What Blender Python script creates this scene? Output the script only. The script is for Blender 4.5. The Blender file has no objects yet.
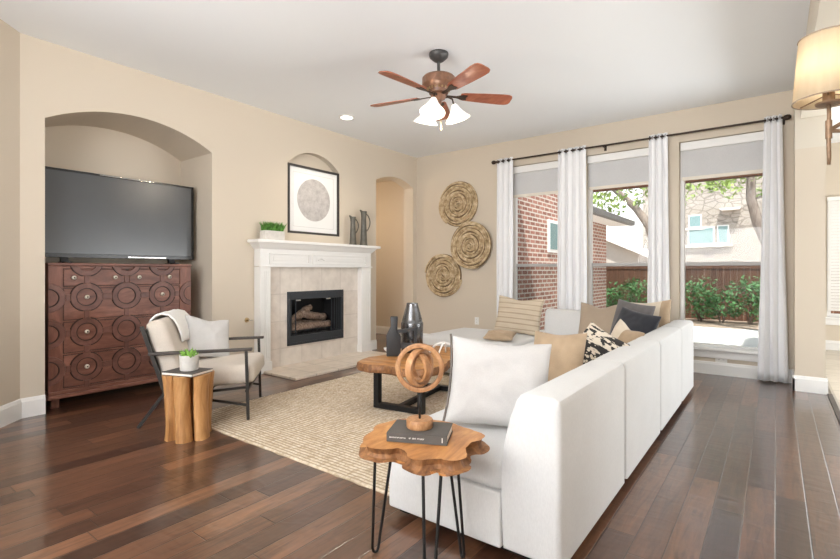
import bpy, bmesh, math, random
from mathutils import Vector, Matrix, noise
from mathutils.geometry import tessellate_polygon
PI = math.pi
sc = bpy.context.scene
C = sc.collection
random.seed(7)

# ------------------------------------------------------------------ camera, world, lights, exposure
YAW = math.atan(355.5 / 473.0)
cam = bpy.data.cameras.new('camera')
cam.sensor_fit = 'HORIZONTAL'; cam.sensor_width = 36.0
cam.lens = 36.0 * 473.0 / 840.0
cam.shift_y = -(279.5 - 271.0) / 840.0
cam.clip_start = 0.05; cam.clip_end = 200
camo = bpy.data.objects.new('camera', cam); C.objects.link(camo)
camo.location = (0, 0, 1.2); camo.rotation_euler = (PI / 2, 0, YAW)
sc.camera = camo

w = bpy.data.worlds.new('world'); sc.world = w; w.use_nodes = True
wn = w.node_tree.nodes; wl = w.node_tree.links; wn.clear()
wo = wn.new('ShaderNodeOutputWorld'); wb = wn.new('ShaderNodeBackground')
wt = wn.new('ShaderNodeTexCoord'); ws = wn.new('ShaderNodeSeparateXYZ'); wr = wn.new('ShaderNodeValToRGB')
wl.new(wt.outputs['Generated'], ws.inputs[0]); wl.new(ws.outputs['Z'], wr.inputs[0])
wr.color_ramp.elements[0].position = 0.0; wr.color_ramp.elements[0].color = (1.0, 0.99, 0.97, 1)
wr.color_ramp.elements[1].position = 0.6; wr.color_ramp.elements[1].color = (0.82, 0.91, 1.0, 1)
wl.new(wr.outputs[0], wb.inputs[0]); wb.inputs[1].default_value = 1.25
wl.new(wb.outputs[0], wo.inputs[0])

def area(name, loc, look, sx, sy, watts, col=(1, 1, 1)):
    l = bpy.data.lights.new(name, 'AREA'); l.shape = 'RECTANGLE'; l.size = sx; l.size_y = sy
    l.energy = watts; l.color = col
    o = bpy.data.objects.new(name, l); C.objects.link(o); o.location = loc
    o.rotation_euler = (Vector(look) - Vector(loc)).to_track_quat('-Z', 'Y').to_euler()
    return o
def point(name, loc, watts, col=(1, .8, .58), r=0.04):
    l = bpy.data.lights.new(name, 'POINT'); l.energy = watts; l.color = col; l.shadow_soft_size = r
    o = bpy.data.objects.new(name, l); C.objects.link(o); o.location = loc
    return o
sun = bpy.data.lights.new('sun', 'SUN'); sun.energy = 6.0; sun.angle = 0.02; sun.color = (1, .95, .88)
suno = bpy.data.objects.new('sun', sun); C.objects.link(suno)
suno.rotation_euler = Vector((-0.2, 0.36, -0.9)).to_track_quat('-Z', 'Y').to_euler()
# unseen fill lamps added behind the camera and in the kitchen, then nook daylight
area('fill_behind', (-1.6, -2.9, 1.7), (-2.2, 3.0, 1.2), 5.0, 2.4, 30, (0.96, 0.98, 1.0))
area('ceiling_fill', (-2.0, -2.6, 1.9), (-2.3, -1.6, 3.6), 5.0, 2.0, 370, (0.97, 0.985, 1.0))
area('fill_kitchen', (3.4, 5.9, 0.8), (-2.2, 4.9, 3.4), 3.0, 1.5, 135, (0.97, 0.99, 1.0))
area('daylight_nook', (1.9, 9.0, 1.9), (1.2, 4.5, 0.6), 1.6, 1.6, 10, (0.97, 0.99, 1.0))

sc.view_settings.view_transform = 'Standard'; sc.view_settings.look = 'None'
sc.view_settings.gamma = 1.0; sc.view_settings.use_curve_mapping = False
sc.view_settings.exposure = 0.58
sc.cycles.use_denoising = True
sc.cycles.max_bounces = 10; sc.cycles.diffuse_bounces = 6; sc.cycles.transparent_max_bounces = 16
sc.cycles.sample_clamp_indirect = 6

# ------------------------------------------------------------------ materials
class NT:
    def __init__(s, name):
        s.m = bpy.data.materials.new(name); s.m.use_nodes = True
        s.t = s.m.node_tree; s.n = s.t.nodes; s.l = s.t.links
        s.bsdf = s.n['Principled BSDF']; s.out = s.n['Material Output']
    def new(s, t, **k):
        n = s.n.new(t)
        for a, b in k.items(): setattr(n, a, b)
        return n
    def set(s, sock, v):
        if hasattr(v, 'is_linked') or isinstance(v, bpy.types.NodeSocket): s.l.new(v, sock)
        else: sock.default_value = v
    def math(s, op, a, b=0.0, c=None):
        n = s.new('ShaderNodeMath', operation=op)
        s.set(n.inputs[0], a); s.set(n.inputs[1], b)
        if c is not None: s.set(n.inputs[2], c)
        return n.outputs[0]
    def obj(s):
        return s.new('ShaderNodeTexCoord').outputs['Object']
    def map(s, vec, scale=(1, 1, 1), loc=(0, 0, 0), rot=(0, 0, 0)):
        n = s.new('ShaderNodeMapping'); s.l.new(vec, n.inputs[0])
        n.inputs['Scale'].default_value = scale; n.inputs['Location'].default_value = loc; n.inputs['Rotation'].default_value = rot
        return n.outputs[0]
    def noise(s, vec, scale, detail=4, rough=.55, dist=0):
        n = s.new('ShaderNodeTexNoise'); s.l.new(vec, n.inputs['Vector'])
        n.inputs['Scale'].default_value = scale; n.inputs['Detail'].default_value = detail
        n.inputs['Roughness'].default_value = rough; n.inputs['Distortion'].default_value = dist
        return n.outputs[0]
    def ramp(s, fac, stops, interp='LINEAR'):
        n = s.new('ShaderNodeValToRGB'); s.l.new(fac, n.inputs[0]); cr = n.color_ramp; cr.interpolation = interp
        while len(cr.elements) < len(stops): cr.elements.new(0.5)
        for e, (p, c) in zip(cr.elements, stops): e.position = p; e.color = (*c, 1) if len(c) == 3 else c
        return n.outputs[0]
    def mix(s, fac, a, b, mode='MIX'):
        n = s.new('ShaderNodeMix', data_type='RGBA', blend_type=mode)
        s.set(n.inputs[0], fac)
        for i, v in ((6, a), (7, b)):
            if isinstance(v, tuple): n.inputs[i].default_value = (*v, 1) if len(v) == 3 else v
            else: s.l.new(v, n.inputs[i])
        return n.outputs[2]
    def bump(s, h, strength=.3, dist=.01):
        n = s.new('ShaderNodeBump'); s.l.new(h, n.inputs['Height'])
        n.inputs['Strength'].default_value = strength; n.inputs['Distance'].default_value = dist
        s.l.new(n.outputs[0], s.bsdf.inputs['Normal'])
    def base(s, c, rough=.5, metal=0, spec=.5):
        if isinstance(c, tuple): s.bsdf.inputs['Base Color'].default_value = (*c, 1)
        else: s.l.new(c, s.bsdf.inputs['Base Color'])
        if isinstance(rough, (int, float)): s.bsdf.inputs['Roughness'].default_value = rough
        else: s.l.new(rough, s.bsdf.inputs['Roughness'])
        s.bsdf.inputs['Metallic'].default_value = metal
        s.bsdf.inputs['Specular IOR Level'].default_value = spec
        return s.m

def plain(name, c, rough=.5, metal=0, var=.06, scale=6, bump=0, bscale=80, spec=.5):
    t = NT(name); v = t.obj()
    f = t.noise(v, scale, 3)
    lo = tuple(x * (1 - var) for x in c); hi = tuple(min(1, x * (1 + var)) for x in c)
    m = t.base(t.ramp(f, [(.3, lo), (.7, hi)]), rough, metal, spec)
    if bump: t.bump(t.noise(v, bscale, 3), bump, .004)
    return m
def fabric(name, c, weave=420, var=.05, rough=.9, bump=.25):
    t = NT(name); v = t.obj()
    a = t.noise(v, 5, 3); b = t.noise(t.map(v, (1, 1, .35)), weave * .45, 2)
    col = t.ramp(a, [(.3, tuple(x * (1 - var) for x in c)), (.7, tuple(min(1, x * (1 + var)) for x in c))])
    col = t.mix(.5, col, t.ramp(b, [(.3, (.86, .86, .86)), (.7, (1, 1, 1))]), 'MULTIPLY')
    m = t.base(col, rough, 0, .2)
    t.bsdf.inputs['Sheen Weight'].default_value = .15
    t.bump(b, bump, .003)
    return m
def wood(name, c1, c2, c3, axis=(1, 1, .12), scale=9, rough=.45, bump=.12):
    t = NT(name); v = t.map(t.obj(), axis)
    a = t.noise(v, scale, 8, .65, 1.6); b = t.noise(v, scale * 5, 4)
    f = t.math('ADD', t.math('MULTIPLY', a, .75), t.math('MULTIPLY', b, .25))
    m = t.base(t.ramp(f, [(.32, c1), (.5, c2), (.68, c3)]), rough)
    t.bump(a, bump, .01)
    return m
def emit(name, c, strength, base=(1, 1, 1)):
    t = NT(name); t.base(base, .6)
    t.bsdf.inputs['Emission Color'].default_value = (*c, 1); t.bsdf.inputs['Emission Strength'].default_value = strength
    return t.m

def glass_mat(name, tint=(1, 1, 1), refl=.06):
    t = NT(name)
    tr = t.new('ShaderNodeBsdfTransparent'); tr.inputs[0].default_value = (*tint, 1)
    gl = t.new('ShaderNodeBsdfGlossy'); gl.inputs['Roughness'].default_value = .02
    lw = t.new('ShaderNodeLayerWeight'); lw.inputs[0].default_value = .12
    mx = t.new('ShaderNodeMixShader')
    t.l.new(t.math('ADD', t.math('MULTIPLY', lw.outputs['Fresnel'], .4), refl * .15), mx.inputs[0])
    t.l.new(tr.outputs[0], mx.inputs[1]); t.l.new(gl.outputs[0], mx.inputs[2]); t.l.new(mx.outputs[0], t.out.inputs[0])
    return t.m

def floor_mat():
    t = NT('dark_plank_floor'); v = t.obj(); s = t.new('ShaderNodeSeparateXYZ'); t.l.new(v, s.inputs[0])
    x, y = s.outputs[0], s.outputs[1]
    W, Lg = .1265, 1.15
    px = t.math('DIVIDE', x, W); ix = t.math('FLOOR', px); fx = t.math('FRACT', px)
    w1 = t.new('ShaderNodeTexWhiteNoise', noise_dimensions='1D'); t.l.new(ix, w1.inputs['W'])
    py = t.math('ADD', t.math('DIVIDE', y, Lg), t.math('MULTIPLY', w1.outputs[0], 7.3)); iy = t.math('FLOOR', py); fy = t.math('FRACT', py)
    cb = t.new('ShaderNodeCombineXYZ'); t.l.new(ix, cb.inputs[0]); t.l.new(iy, cb.inputs[1])
    w2 = t.new('ShaderNodeTexWhiteNoise', noise_dimensions='2D'); t.l.new(cb.outputs[0], w2.inputs['Vector'])
    # grain, offset per plank
    off = t.new('ShaderNodeVectorMath', operation='MULTIPLY_ADD'); t.l.new(w2.outputs['Color'], off.inputs[0]); off.inputs[1].default_value = (9, 9, 9); t.l.new(v, off.inputs[2])
    g = t.noise(t.map(off.outputs[0], (9, .9, 1)), 3.0, 8, .65, 1.2)
    blot = t.noise(t.map(off.outputs[0], (3.5, 1.6, 1)), 2.2, 5, .6, .8)
    tone = t.ramp(w2.outputs['Value'], [(0, (.044, .018, .010)), (.35, (.086, .036, .019)), (.7, (.145, .064, .033)), (1, (.225, .106, .055))])
    grain = t.ramp(g, [(.30, (.32, .29, .27)), (.5, (1, 1, 1)), (.70, (1.5, 1.42, 1.34))])
    col = t.mix(.85, tone, grain, 'MULTIPLY')
    col = t.mix(t.math('MULTIPLY', blot, .55), col, (.05, .026, .016))
    # seams
    ex = t.math('MINIMUM', fx, t.math('SUBTRACT', 1.0, fx)); ey = t.math('MINIMUM', fy, t.math('SUBTRACT', 1.0, fy))
    sx = t.math('SMOOTH_MIN', t.math('DIVIDE', ex, .03), t.math('DIVIDE', ey, .003), .1)
    seam = t.math('MINIMUM', t.math('MAXIMUM', sx, 0), 1.0)
    col = t.mix(seam, (.016, .009, .006), col)
    scrape = t.noise(t.map(off.outputs[0], (2.6, 5.5, 1)), 2.4, 1.0, .5, .8)
    t.base(col, t.math('ADD', t.math('MULTIPLY', blot, .06), .285), 0, .5)
    t.bump(t.math('ADD', scrape, t.math('MULTIPLY', seam, .5)), .4, .006)
    t.bsdf.inputs['Coat Weight'].default_value = .7; t.bsdf.inputs['Coat Roughness'].default_value = .13; t.bsdf.inputs['Coat IOR'].default_value = 1.6
    t.l.new(t.bsdf.inputs['Normal'].links[0].from_socket, t.bsdf.inputs['Coat Normal'])
    return t.m
def tile_mat(name, c1, c2, grout, tw, th, axes=(0, 1), offset=0.0, mortar=.012, rough=.4, loc=(0, 0)):
    t = NT(name); v = t.obj(); s = t.new('ShaderNodeSeparateXYZ'); t.l.new(v, s.inputs[0]); cb = t.new('ShaderNodeCombineXYZ')
    t.l.new(t.math('ADD', s.outputs[axes[0]], loc[0]), cb.inputs[0]); t.l.new(t.math('ADD', s.outputs[axes[1]], loc[1]), cb.inputs[1])
    b = t.new('ShaderNodeTexBrick'); t.l.new(cb.outputs[0], b.inputs['Vector'])
    b.offset = offset; b.inputs['Scale'].default_value = 1; b.inputs['Brick Width'].default_value = tw; b.inputs['Row Height'].default_value = th
    b.inputs['Mortar Size'].default_value = mortar; b.inputs['Mortar Smooth'].default_value = .1; b.inputs['Bias'].default_value = 0
    b.inputs['Color1'].default_value = (*c1, 1); b.inputs['Color2'].default_value = (*c2, 1); b.inputs['Mortar'].default_value = (*grout, 1)
    n = t.noise(v, 7, 6, .6)
    col = t.mix(.6, b.outputs[0], t.ramp(n, [(.3, (.78, .76, .74)), (.65, (1.08, 1.08, 1.08))]), 'MULTIPLY')
    t.base(col, rough)
    t.bump(t.math('SUBTRACT', 1.0, b.outputs['Fac']), .4, .006)
    return t.m

M = {}
def wall_paint(name, c):
    t = NT(name); v = t.obj()
    t.base(c, .85, 0, .2); t.bump(t.noise(v, 90, 3), .08, .004); return t.m
M['wall'] = wall_paint('beige_wall_paint', (.62, .545, .447))
M['wall_pale'] = wall_paint('pale_paint_and_glow', (.635, .585, .50))
M['ceiling'] = wall_paint('white_ceiling_paint', (.86, .885, .91))
M['trim'] = plain('white_trim_paint', (.82, .81, .79), .4, var=.01)
M['floor'] = floor_mat()
M['kfloor'] = tile_mat('beige_floor_tile', (.60, .55, .47), (.55, .50, .42), (.42, .38, .32), .45, .45)
M['sofa'] = fabric('white_linen', (.595, .592, .586), var=.02)
M['sofa_seam'] = fabric('grey_linen_seam', (.5, .49, .47))
M['black_metal'] = plain('black_metal', (.022, .021, .021), .45, .6)
M['bronze'] = plain('dark_bronze', (.05, .034, .026), .42, .7)
M['chair_metal'] = plain('chair_dark_metal', (.032, .028, .025), .45, .5)
M['dark_wood'] = wood('dark_arm_wood', (.02, .014, .011), (.038, .027, .021), (.06, .045, .036), (.2, 1, 1), 12)
M['dresser'] = wood('carved_red_wood', (.085, .032, .022), (.165, .066, .044), (.27, .12, .082), (1, .25, 1), 7, .42)
M['dresser_vert'] = wood('carved_red_wood_upright', (.09, .034, .023), (.175, .068, .045), (.28, .12, .08), (1, 1, .2), 7, .42)
M['fret'] = wood('dark_fretwork', (.075, .03, .022), (.135, .056, .041), (.21, .095, .07), (1, .5, .5), 8, .42)
M['slab'] = wood('teak_slab', (.13, .045, .012), (.40, .165, .045), (.62, .33, .12), (1, .3, 1), 6.0, .42, .2)
M['slab_top'] = wood('honey_slab', (.26, .10, .028), (.46, .21, .066), (.62, .34, .13), (.35, 1, 1), 5.5, .38, .15)
M['bark'] = wood('slab_edge', (.085, .032, .013), (.23, .10, .037), (.40, .19, .07), (1, 1, .5), 14, .6, .5)
M['stump'] = wood('teak_root', (.20, .085, .026), (.44, .215, .075), (.60, .34, .14), (1, 1, .1), 10, .5, .35)
M['ring'] = wood('ring_wood', (.20, .088, .035), (.37, .18, .075), (.54, .31, .16), (1, 1, .4), 18, .5)
M['pale_metal'] = plain('pale_aged_metal', (.62, .57, .48), .4, .3)
M['dark_line'] = plain('dark_stud_and_shade', (.028, .011, .008), .6)  # knob studs, and shade painted into drawer gaps and carving
M['tv_black'] = plain('tv_black', (.012, .012, .013), .25, 0, .02)
M['tv_screen'] = plain('tv_screen', (.062, .066, .071), .25, 0, .02, spec=.6)
M['chrome'] = plain('brushed_steel', (.62, .61, .59), .25, 1)
M['brass'] = plain('aged_brass', (.45, .33, .18), .3, 1)
M['fabric_chair'] = fabric('oatmeal_upholstery', (.58, .515, .445))
M['white_cloth'] = fabric('white_cloth', (.80, .79, .77), var=.02)
M['grey_pillow'] = fabric('pale_grey_pillow', (.55, .535, .52), var=.06)
M['tan_velvet'] = fabric('tan_velvet', (.40, .295, .195), var=.2, rough=.7)
M['cream_fab'] = fabric('cream_fabric', (.66, .58, .47), var=.08)
M['navy_fab'] = fabric('charcoal_fabric', (.032, .034, .042), var=.25)
M['gray_fab'] = fabric('grey_velvet', (.14, .13, .13), var=.2)
M['taupe_fab'] = fabric('taupe_fabric', (.36, .285, .215), var=.07)
M['pink_white'] = fabric('white_pillow_linen', (.53, .515, .505), var=.02)
M['brown_pipe'] = plain('grey_brown_piping', (.14, .12, .105), .8)
M['black_ceramic'] = plain('matte_black_ceramic', (.028, .028, .03), .5)
M['glaze'] = plain('gunmetal_glaze', (.17, .17, .175), .24, .8, .3, 14)
M['zinc'] = plain('weathered_zinc', (.125, .118, .10), .5, .5, .2, 20, .2)
M['white_ceramic'] = plain('white_ceramic', (.74, .73, .71), .35, var=.02)
M['concrete_pot'] = plain('pale_concrete', (.62, .59, .55), .8, var=.08, scale=20, bump=.2)
M['leaf'] = plain('succulent_leaf', (.22, .42, .07), .5, var=.4, scale=30)
M['grassblade'] = plain('grass_blade', (.10, .27, .04), .6, var=.5, scale=25)
M['book'] = plain('grey_book_cloth', (.075, .068, .062), .65, var=.08, scale=20)
M['page'] = plain('paper', (.78, .74, .68), .8, var=.04, scale=60)
M['ink'] = plain('pale_lettering', (.62, .6, .57), .6)
M['mat_board'] = plain('white_mat_board', (.80, .80, .79), .8, var=.01)
M['frame_black'] = plain('black_frame_wood', (.035, .03, .027), .45)
M['glass'] = glass_mat('clear_window_glass')
M['screen_glass'] = glass_mat('screened_window_glass', (.80, .82, .82))
M['firebox'] = plain('black_firebox', (.018, .018, .019), .7)
M['fire_metal'] = plain('graphite_metal', (.05, .056, .065), .4, .4)
M['ceramic_log'] = wood('ceramic_log', (.07, .04, .028), (.22, .15, .11), (.42, .33, .27), (1, 1, 1), 14, .9)
M['shade_grey'] = fabric('grey_roller_fabric', (.60, .598, .60), var=.02)
M['cream_bar'] = plain('cream_bar', (.74, .69, .60), .6)
M['curtain'] = plain('white_curtain', (.93, .93, .94), .9, var=.01, spec=.1)
_t = M['curtain'].node_tree; _tr = _t.nodes.new('ShaderNodeBsdfTranslucent'); _tr.inputs[0].default_value = (.85, .85, .86, 1); _mx = _t.nodes.new('ShaderNodeMixShader'); _mx.inputs[0].default_value = .12
_t.links.new(_t.nodes['Principled BSDF'].outputs[0], _mx.inputs[1]); _t.links.new(_tr.outputs[0], _mx.inputs[2]); _t.links.new(_mx.outputs[0], _t.nodes['Material Output'].inputs[0])
M['motor_wood'] = wood('fan_motor_wood', (.10, .045, .025), (.19, .09, .05), (.27, .14, .085), (1, 1, .5), 12, .4)
M['blade'] = wood('cherry_blade', (.19, .05, .024), (.30, .09, .045), (.42, .15, .08), (.25, 1, 1), 9, .35)
M['lamp_glass'] = emit('frosted_lamp_glass', (1, .93, .82), .38)
M['downlight'] = emit('downlight_lens', (1, .96, .9), 6)
M['sconce_metal'] = plain('weathered_bronze_twig', (.24, .155, .095), .5, .4, .2, 30, .3)
M['vent'] = plain('outlet_plastic', (.82, .81, .78), .4, var=.01)
M['slot'] = plain('outlet_slot', (.1, .1, .1), .6)
M['patio'] = plain('patio_concrete', (.66, .64, .60), .9, var=.06, scale=2)
M['gravel'] = plain('bed_gravel', (.36, .27, .20), .95, var=.4, scale=14, bump=.6, bscale=30)
M['fence'] = wood('cedar_board', (.066, .027, .014), (.125, .054, .029), (.19, .089, .05), (1, 1, .12), 8, .8)
M['bark_tree'] = wood('tree_bark', (.10, .075, .06), (.19, .155, .13), (.30, .26, .22), (1, 1, .3), 14, .9, .5)
M['tree_leaf'] = plain('tree_leaf', (.24, .34, .09), .6, var=.5, scale=3)
M['shrub_leaf'] = plain('shrub_leaf', (.09, .22, .075), .6, var=.5, scale=5)
M['fan_grey'] = plain('dark_pewter', (.065, .063, .062), .45, .4)
M['gutter'] = plain('dark_gutter', (.14, .14, .14), .5)
M['shingle'] = plain('roof_shingle', (.22, .21, .21), .9, var=.2, scale=20)
M['brick'] = tile_mat('red_brick', (.41, .20, .15), (.26, .115, .085), (.60, .55, .49), .21, .076, (1, 2), .5, .012, .9)
M['brick_end'] = tile_mat('red_brick_end', (.41, .20, .15), (.26, .115, .085), (.60, .55, .49), .21, .076, (0, 2), .5, .012, .9)
M['hearth_tile'] = tile_mat('hearth_tile', (.74, .655, .56), (.70, .61, .51), (.50, .43, .35), .34, .335, (1, 0), 0, .006, .3, (-.06, .04))
M['surround_tile'] = tile_mat('surround_tile', (.76, .70, .635), (.71, .64, .575), (.64, .58, .52), .335, .335, (1, 2), 0, .006, .35, (-.055, .09))
def stone():
    t = NT('limestone'); v = t.obj(); vo = t.new('ShaderNodeTexVoronoi', feature='DISTANCE_TO_EDGE'); t.l.new(t.map(v, (3.2, 3.2, 5)), vo.inputs['Vector'])
    vo.inputs['Scale'].default_value = 1.0
    f = t.ramp(vo.outputs[0], [(.02, (.215, .195, .175)), (.09, (.36, .335, .30))])
    t.base(t.mix(.5, f, t.ramp(t.noise(v, 2.5, 3), [(.3, (.75, .72, .68)), (.7, (1.1, 1.08, 1.05))]), 'MULTIPLY'), .95); return t.m
M['stone'] = stone()
M['stucco'] = plain('pale_stucco', (.42, .395, .36), .95, var=.03)
M['teal_glass'] = plain('reflective_pane', (.20, .32, .33), .12, .2)
def jute():
    t = NT('natural_jute'); v = t.obj(); big = t.noise(v, 1.3, 3); s = t.new('ShaderNodeSeparateXYZ'); t.l.new(v, s.inputs[0])
    row = t.math('DIVIDE', s.outputs[1], .0305); fr = t.math('FRACT', t.math('ADD', row, t.math('MULTIPLY', t.noise(v, 9, 2), .5)))
    gap = t.math('ABSOLUTE', t.math('SUBTRACT', fr, .5))          # 0 in the middle of a braid, .5 between braids
    w = t.new('ShaderNodeTexWhiteNoise', noise_dimensions='1D'); t.l.new(t.math('FLOOR', row), w.inputs['W'])
    n = t.noise(t.map(v, (22, 8, 1)), 1.6, 3, .6); n2 = t.noise(v, 170, 2)
    c = t.ramp(n, [(.30, (.36, .265, .17)), (.45, (.56, .455, .33)), (.58, (.67, .575, .45)), (.74, (.80, .73, .62))])
    c = t.mix(t.math('MULTIPLY', w.outputs[0], .22), c, (.42, .32, .21))
    c = t.mix(t.math('MULTIPLY', big, .3), c, (.70, .63, .53))
    k = t.math('MULTIPLY', t.math('SMOOTHSTEP', gap, .30, .5) if False else t.math('MAXIMUM', t.math('SUBTRACT', t.math('MULTIPLY', gap, 3.2), .8), 0), t.math('ADD', t.math('MULTIPLY', n, 1.2), .25))
    c = t.mix(t.math('MINIMUM', k, .85), c, (.17, .115, .07))
    c = t.mix(.4, c, t.ramp(n2, [(.3, (.72, .68, .62)), (.6, (1.05, 1.05, 1.05))]), 'MULTIPLY')
    t.base(c, .95, 0, .1); t.bump(n2, .3, .004); return t.m
M['jute'] = jute()
def seagrass():
    t = NT('twisted_fibre'); v = t.obj(); n = t.noise(t.map(v, (1, 1, 1)), 18, 4, .6)
    t.base(t.ramp(n, [(.3, (.30, .205, .11)), (.5, (.54, .41, .255)), (.7, (.74, .61, .43))]), .9, 0, .1); t.bump(n, .25, .006); return t.m
M['fibre'] = seagrass()
def print_mat():
    t = NT('speckled_grey_print'); v = t.obj(); a = t.noise(v, 9, 8, .75); b = t.noise(v, 60, 3)
    t.base(t.mix(.5, t.ramp(a, [(.3, (.36, .335, .32)), (.7, (.62, .59, .57))]), t.ramp(b, [(.3, (.8, .8, .8)), (.7, (1.1, 1.1, 1.1))]), 'MULTIPLY'), .85); return t.m
M['print'] = print_mat()
def woven_bw():
    t = NT('black_cream_weave'); v = t.obj(); s = t.new('ShaderNodeSeparateXYZ'); t.l.new(v, s.inputs[0])
    n = t.noise(t.map(v, (1.6, 6, 1)), 5.5, 3, .6, .4)
    sp = t.new('ShaderNodeTexVoronoi'); t.l.new(t.map(v, (26, 40, 1)), sp.inputs['Vector']); sp.inputs['Scale'].default_value = 1.0
    big = t.ramp(n, [(.47, (.03, .028, .027)), (.50, (.66, .59, .49))], 'CONSTANT')
    dots = t.ramp(sp.outputs['Distance'], [(.0, (.66, .59, .49)), (.42, (.03, .028, .027))], 'CONSTANT')
    low = t.math('GREATER_THAN', s.outputs[1], .235)
    t.base(t.mix(low, dots, big), .95); t.bump(t.noise(v, 150, 2), .5, .006); return t.m
M['weave'] = woven_bw()
def striped(name, base, dark, freq):
    t = NT(name); v = t.obj(); s = t.new('ShaderNodeSeparateXYZ'); t.l.new(v, s.inputs[0])
    f = t.math('FRACT', t.math('MULTIPLY', s.outputs[1], freq)); n = t.noise(t.map(v, (1, 60, 1)), 2, 2)
    k = t.math('LESS_THAN', f, t.math('MULTIPLY', n, .42))
    g = t.noise(t.map(v, (1, 30, 1)), 2.5, 2)
    c = t.mix(t.math('MULTIPLY', k, .5), t.mix(g, base, tuple(x * .82 for x in base)), dark)
    t.base(c, .95, 0, .1); t.bump(t.noise(v, 200, 2), .3, .004); return t.m
M['stripe'] = striped('striped_tan_weave', (.56, .47, .36), (.20, .15, .11), 17)

# ------------------------------------------------------------------ mesh helpers
def link(name, me, mat, parent=None, smooth=False):
    o = bpy.data.objects.new(name, me); C.objects.link(o)
    for m in (mat if isinstance(mat, (list, tuple)) else [mat]): me.materials.append(m)
    if smooth:
        for p in me.polygons: p.use_smooth = True
        if smooth == 'auto':
            try: me.set_sharp_from_angle(angle=math.radians(38))
            except Exception: pass
    if parent: o.parent = parent
    return o
def obj(name, bm, mat, parent=None, smooth=False, recalc=True):
    if recalc: bmesh.ops.recalc_face_normals(bm, faces=bm.faces)
    me = bpy.data.meshes.new(name); bm.to_mesh(me); bm.free()
    return link(name, me, mat, parent, smooth)
def tag(o, label=None, cat=None, group=None, kind=None):
    if label: o['label'] = label
    if cat: o['category'] = cat
    if group: o['group'] = group
    if kind: o['kind'] = kind
    return o
def thing(name, label, cat, loc=(0, 0, 0), rz=0, group=None):
    o = bpy.data.objects.new(name, None); C.objects.link(o); o.empty_display_size = .1
    o.location = loc; o.rotation_euler = (0, 0, rz)
    return tag(o, label, cat, group)
def dup(root, loc, rz=0, label=None, name=None):
    r = root.copy(); C.objects.link(r); r.location = loc; r.rotation_euler = (0, 0, rz)
    if label: r['label'] = label
    for ch in list(root.children):
        c = ch.copy(); C.objects.link(c); c.parent = r
        for g in ch.children:
            d = g.copy(); C.objects.link(d); d.parent = c
    return r
def B(): return bmesh.new()
def box(bm, x0, x1, y0, y1, z0, z1, bev=0, seg=2, mi=0):
    vs = [bm.verts.new((x, y, z)) for z in (z0, z1) for y in (y0, y1) for x in (x0, x1)]
    fs = [bm.faces.new([vs[i] for i in f]) for f in ((0, 2, 3, 1), (4, 5, 7, 6), (0, 1, 5, 4), (2, 6, 7, 3), (0, 4, 6, 2), (1, 3, 7, 5))]
    for f in fs: f.material_index = mi
    if bev:
        es = list({e for f in fs for e in f.edges})
        r = bmesh.ops.bevel(bm, geom=es, offset=bev, segments=seg, profile=.5, affect='EDGES')
    return bm
def tube(bm, pts, r, n=10, closed=False, cap=True):
    pts = [Vector(p) for p in pts]; N = len(pts); rings = []
    rs = r if isinstance(r, (list, tuple)) else [r] * N
    up = None
    for i, p in enumerate(pts):
        if closed: t = (pts[(i + 1) % N] - pts[i - 1])
        elif i == 0: t = pts[1] - p
        elif i == N - 1: t = p - pts[i - 1]
        else: t = (pts[i + 1] - p).normalized() + (p - pts[i - 1]).normalized()
        t.normalize()
        if up is None:
            up = Vector((0, 0, 1)) if abs(t.z) < .9 else Vector((1, 0, 0))
        a = t.cross(up).normalized(); b = a.cross(t).normalized(); up = b
        rings.append([bm.verts.new(p + (a * math.cos(2 * PI * k / n) + b * math.sin(2 * PI * k / n)) * rs[i]) for k in range(n)])
    M_ = N if closed else N - 1
    for i in range(M_):
        A, Bq = rings[i], rings[(i + 1) % N]
        for k in range(n): bm.faces.new((A[k], A[(k + 1) % n], Bq[(k + 1) % n], Bq[k]))
    if cap and not closed: bm.faces.new(rings[0][::-1]); bm.faces.new(rings[-1])
    return bm
def bar(bm, p, q, wx, wz, up=(0, 0, 1)):
    """rectangular bar from p to q, wx across, wz along 'up'"""
    p, q = Vector(p), Vector(q); t = (q - p).normalized(); up = Vector(up)
    a = t.cross(up).normalized() * wx / 2; b = a.cross(t).normalized() * wz / 2
    A = [bm.verts.new(p + s * a + u * b) for s, u in ((1, 1), (-1, 1), (-1, -1), (1, -1))]
    D = [bm.verts.new(q + s * a + u * b) for s, u in ((1, 1), (-1, 1), (-1, -1), (1, -1))]
    for k in range(4): bm.faces.new((A[k], A[(k + 1) % 4], D[(k + 1) % 4], D[k]))
    bm.faces.new(A[::-1]); bm.faces.new(D)
    return bm
def lathe(bm, prof, n=32, cx=0, cy=0, cap=True):
    rings = [[bm.verts.new((cx + r * math.cos(2 * PI * k / n), cy + r * math.sin(2 * PI * k / n), z)) for k in range(n)] for r, z in prof]
    for A, D in zip(rings, rings[1:]):
        for k in range(n): bm.faces.new((A[k], A[(k + 1) % n], D[(k + 1) % n], D[k]))
    if cap:
        bm.faces.new(rings[0][::-1]); bm.faces.new(rings[-1])
    return bm
def prism(bm, poly, axis, a0, a1, mi=0):
    """extrude a 2D polygon; axis 0: poly=(y,z), 1: poly=(x,z), 2: poly=(x,y)"""
    def P(q, a): return (a, q[0], q[1]) if axis == 0 else (q[0], a, q[1]) if axis == 1 else (q[0], q[1], a)
    A = [bm.verts.new(P(q, a0)) for q in poly]; D = [bm.verts.new(P(q, a1)) for q in poly]; n = len(poly); fs = []
    for k in range(n): fs.append(bm.faces.new((A[k], A[(k + 1) % n], D[(k + 1) % n], D[k])))
    fs.append(bm.faces.new(A[::-1])); fs.append(bm.faces.new(D))
    for f in fs: f.material_index = mi
    return fs
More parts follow.
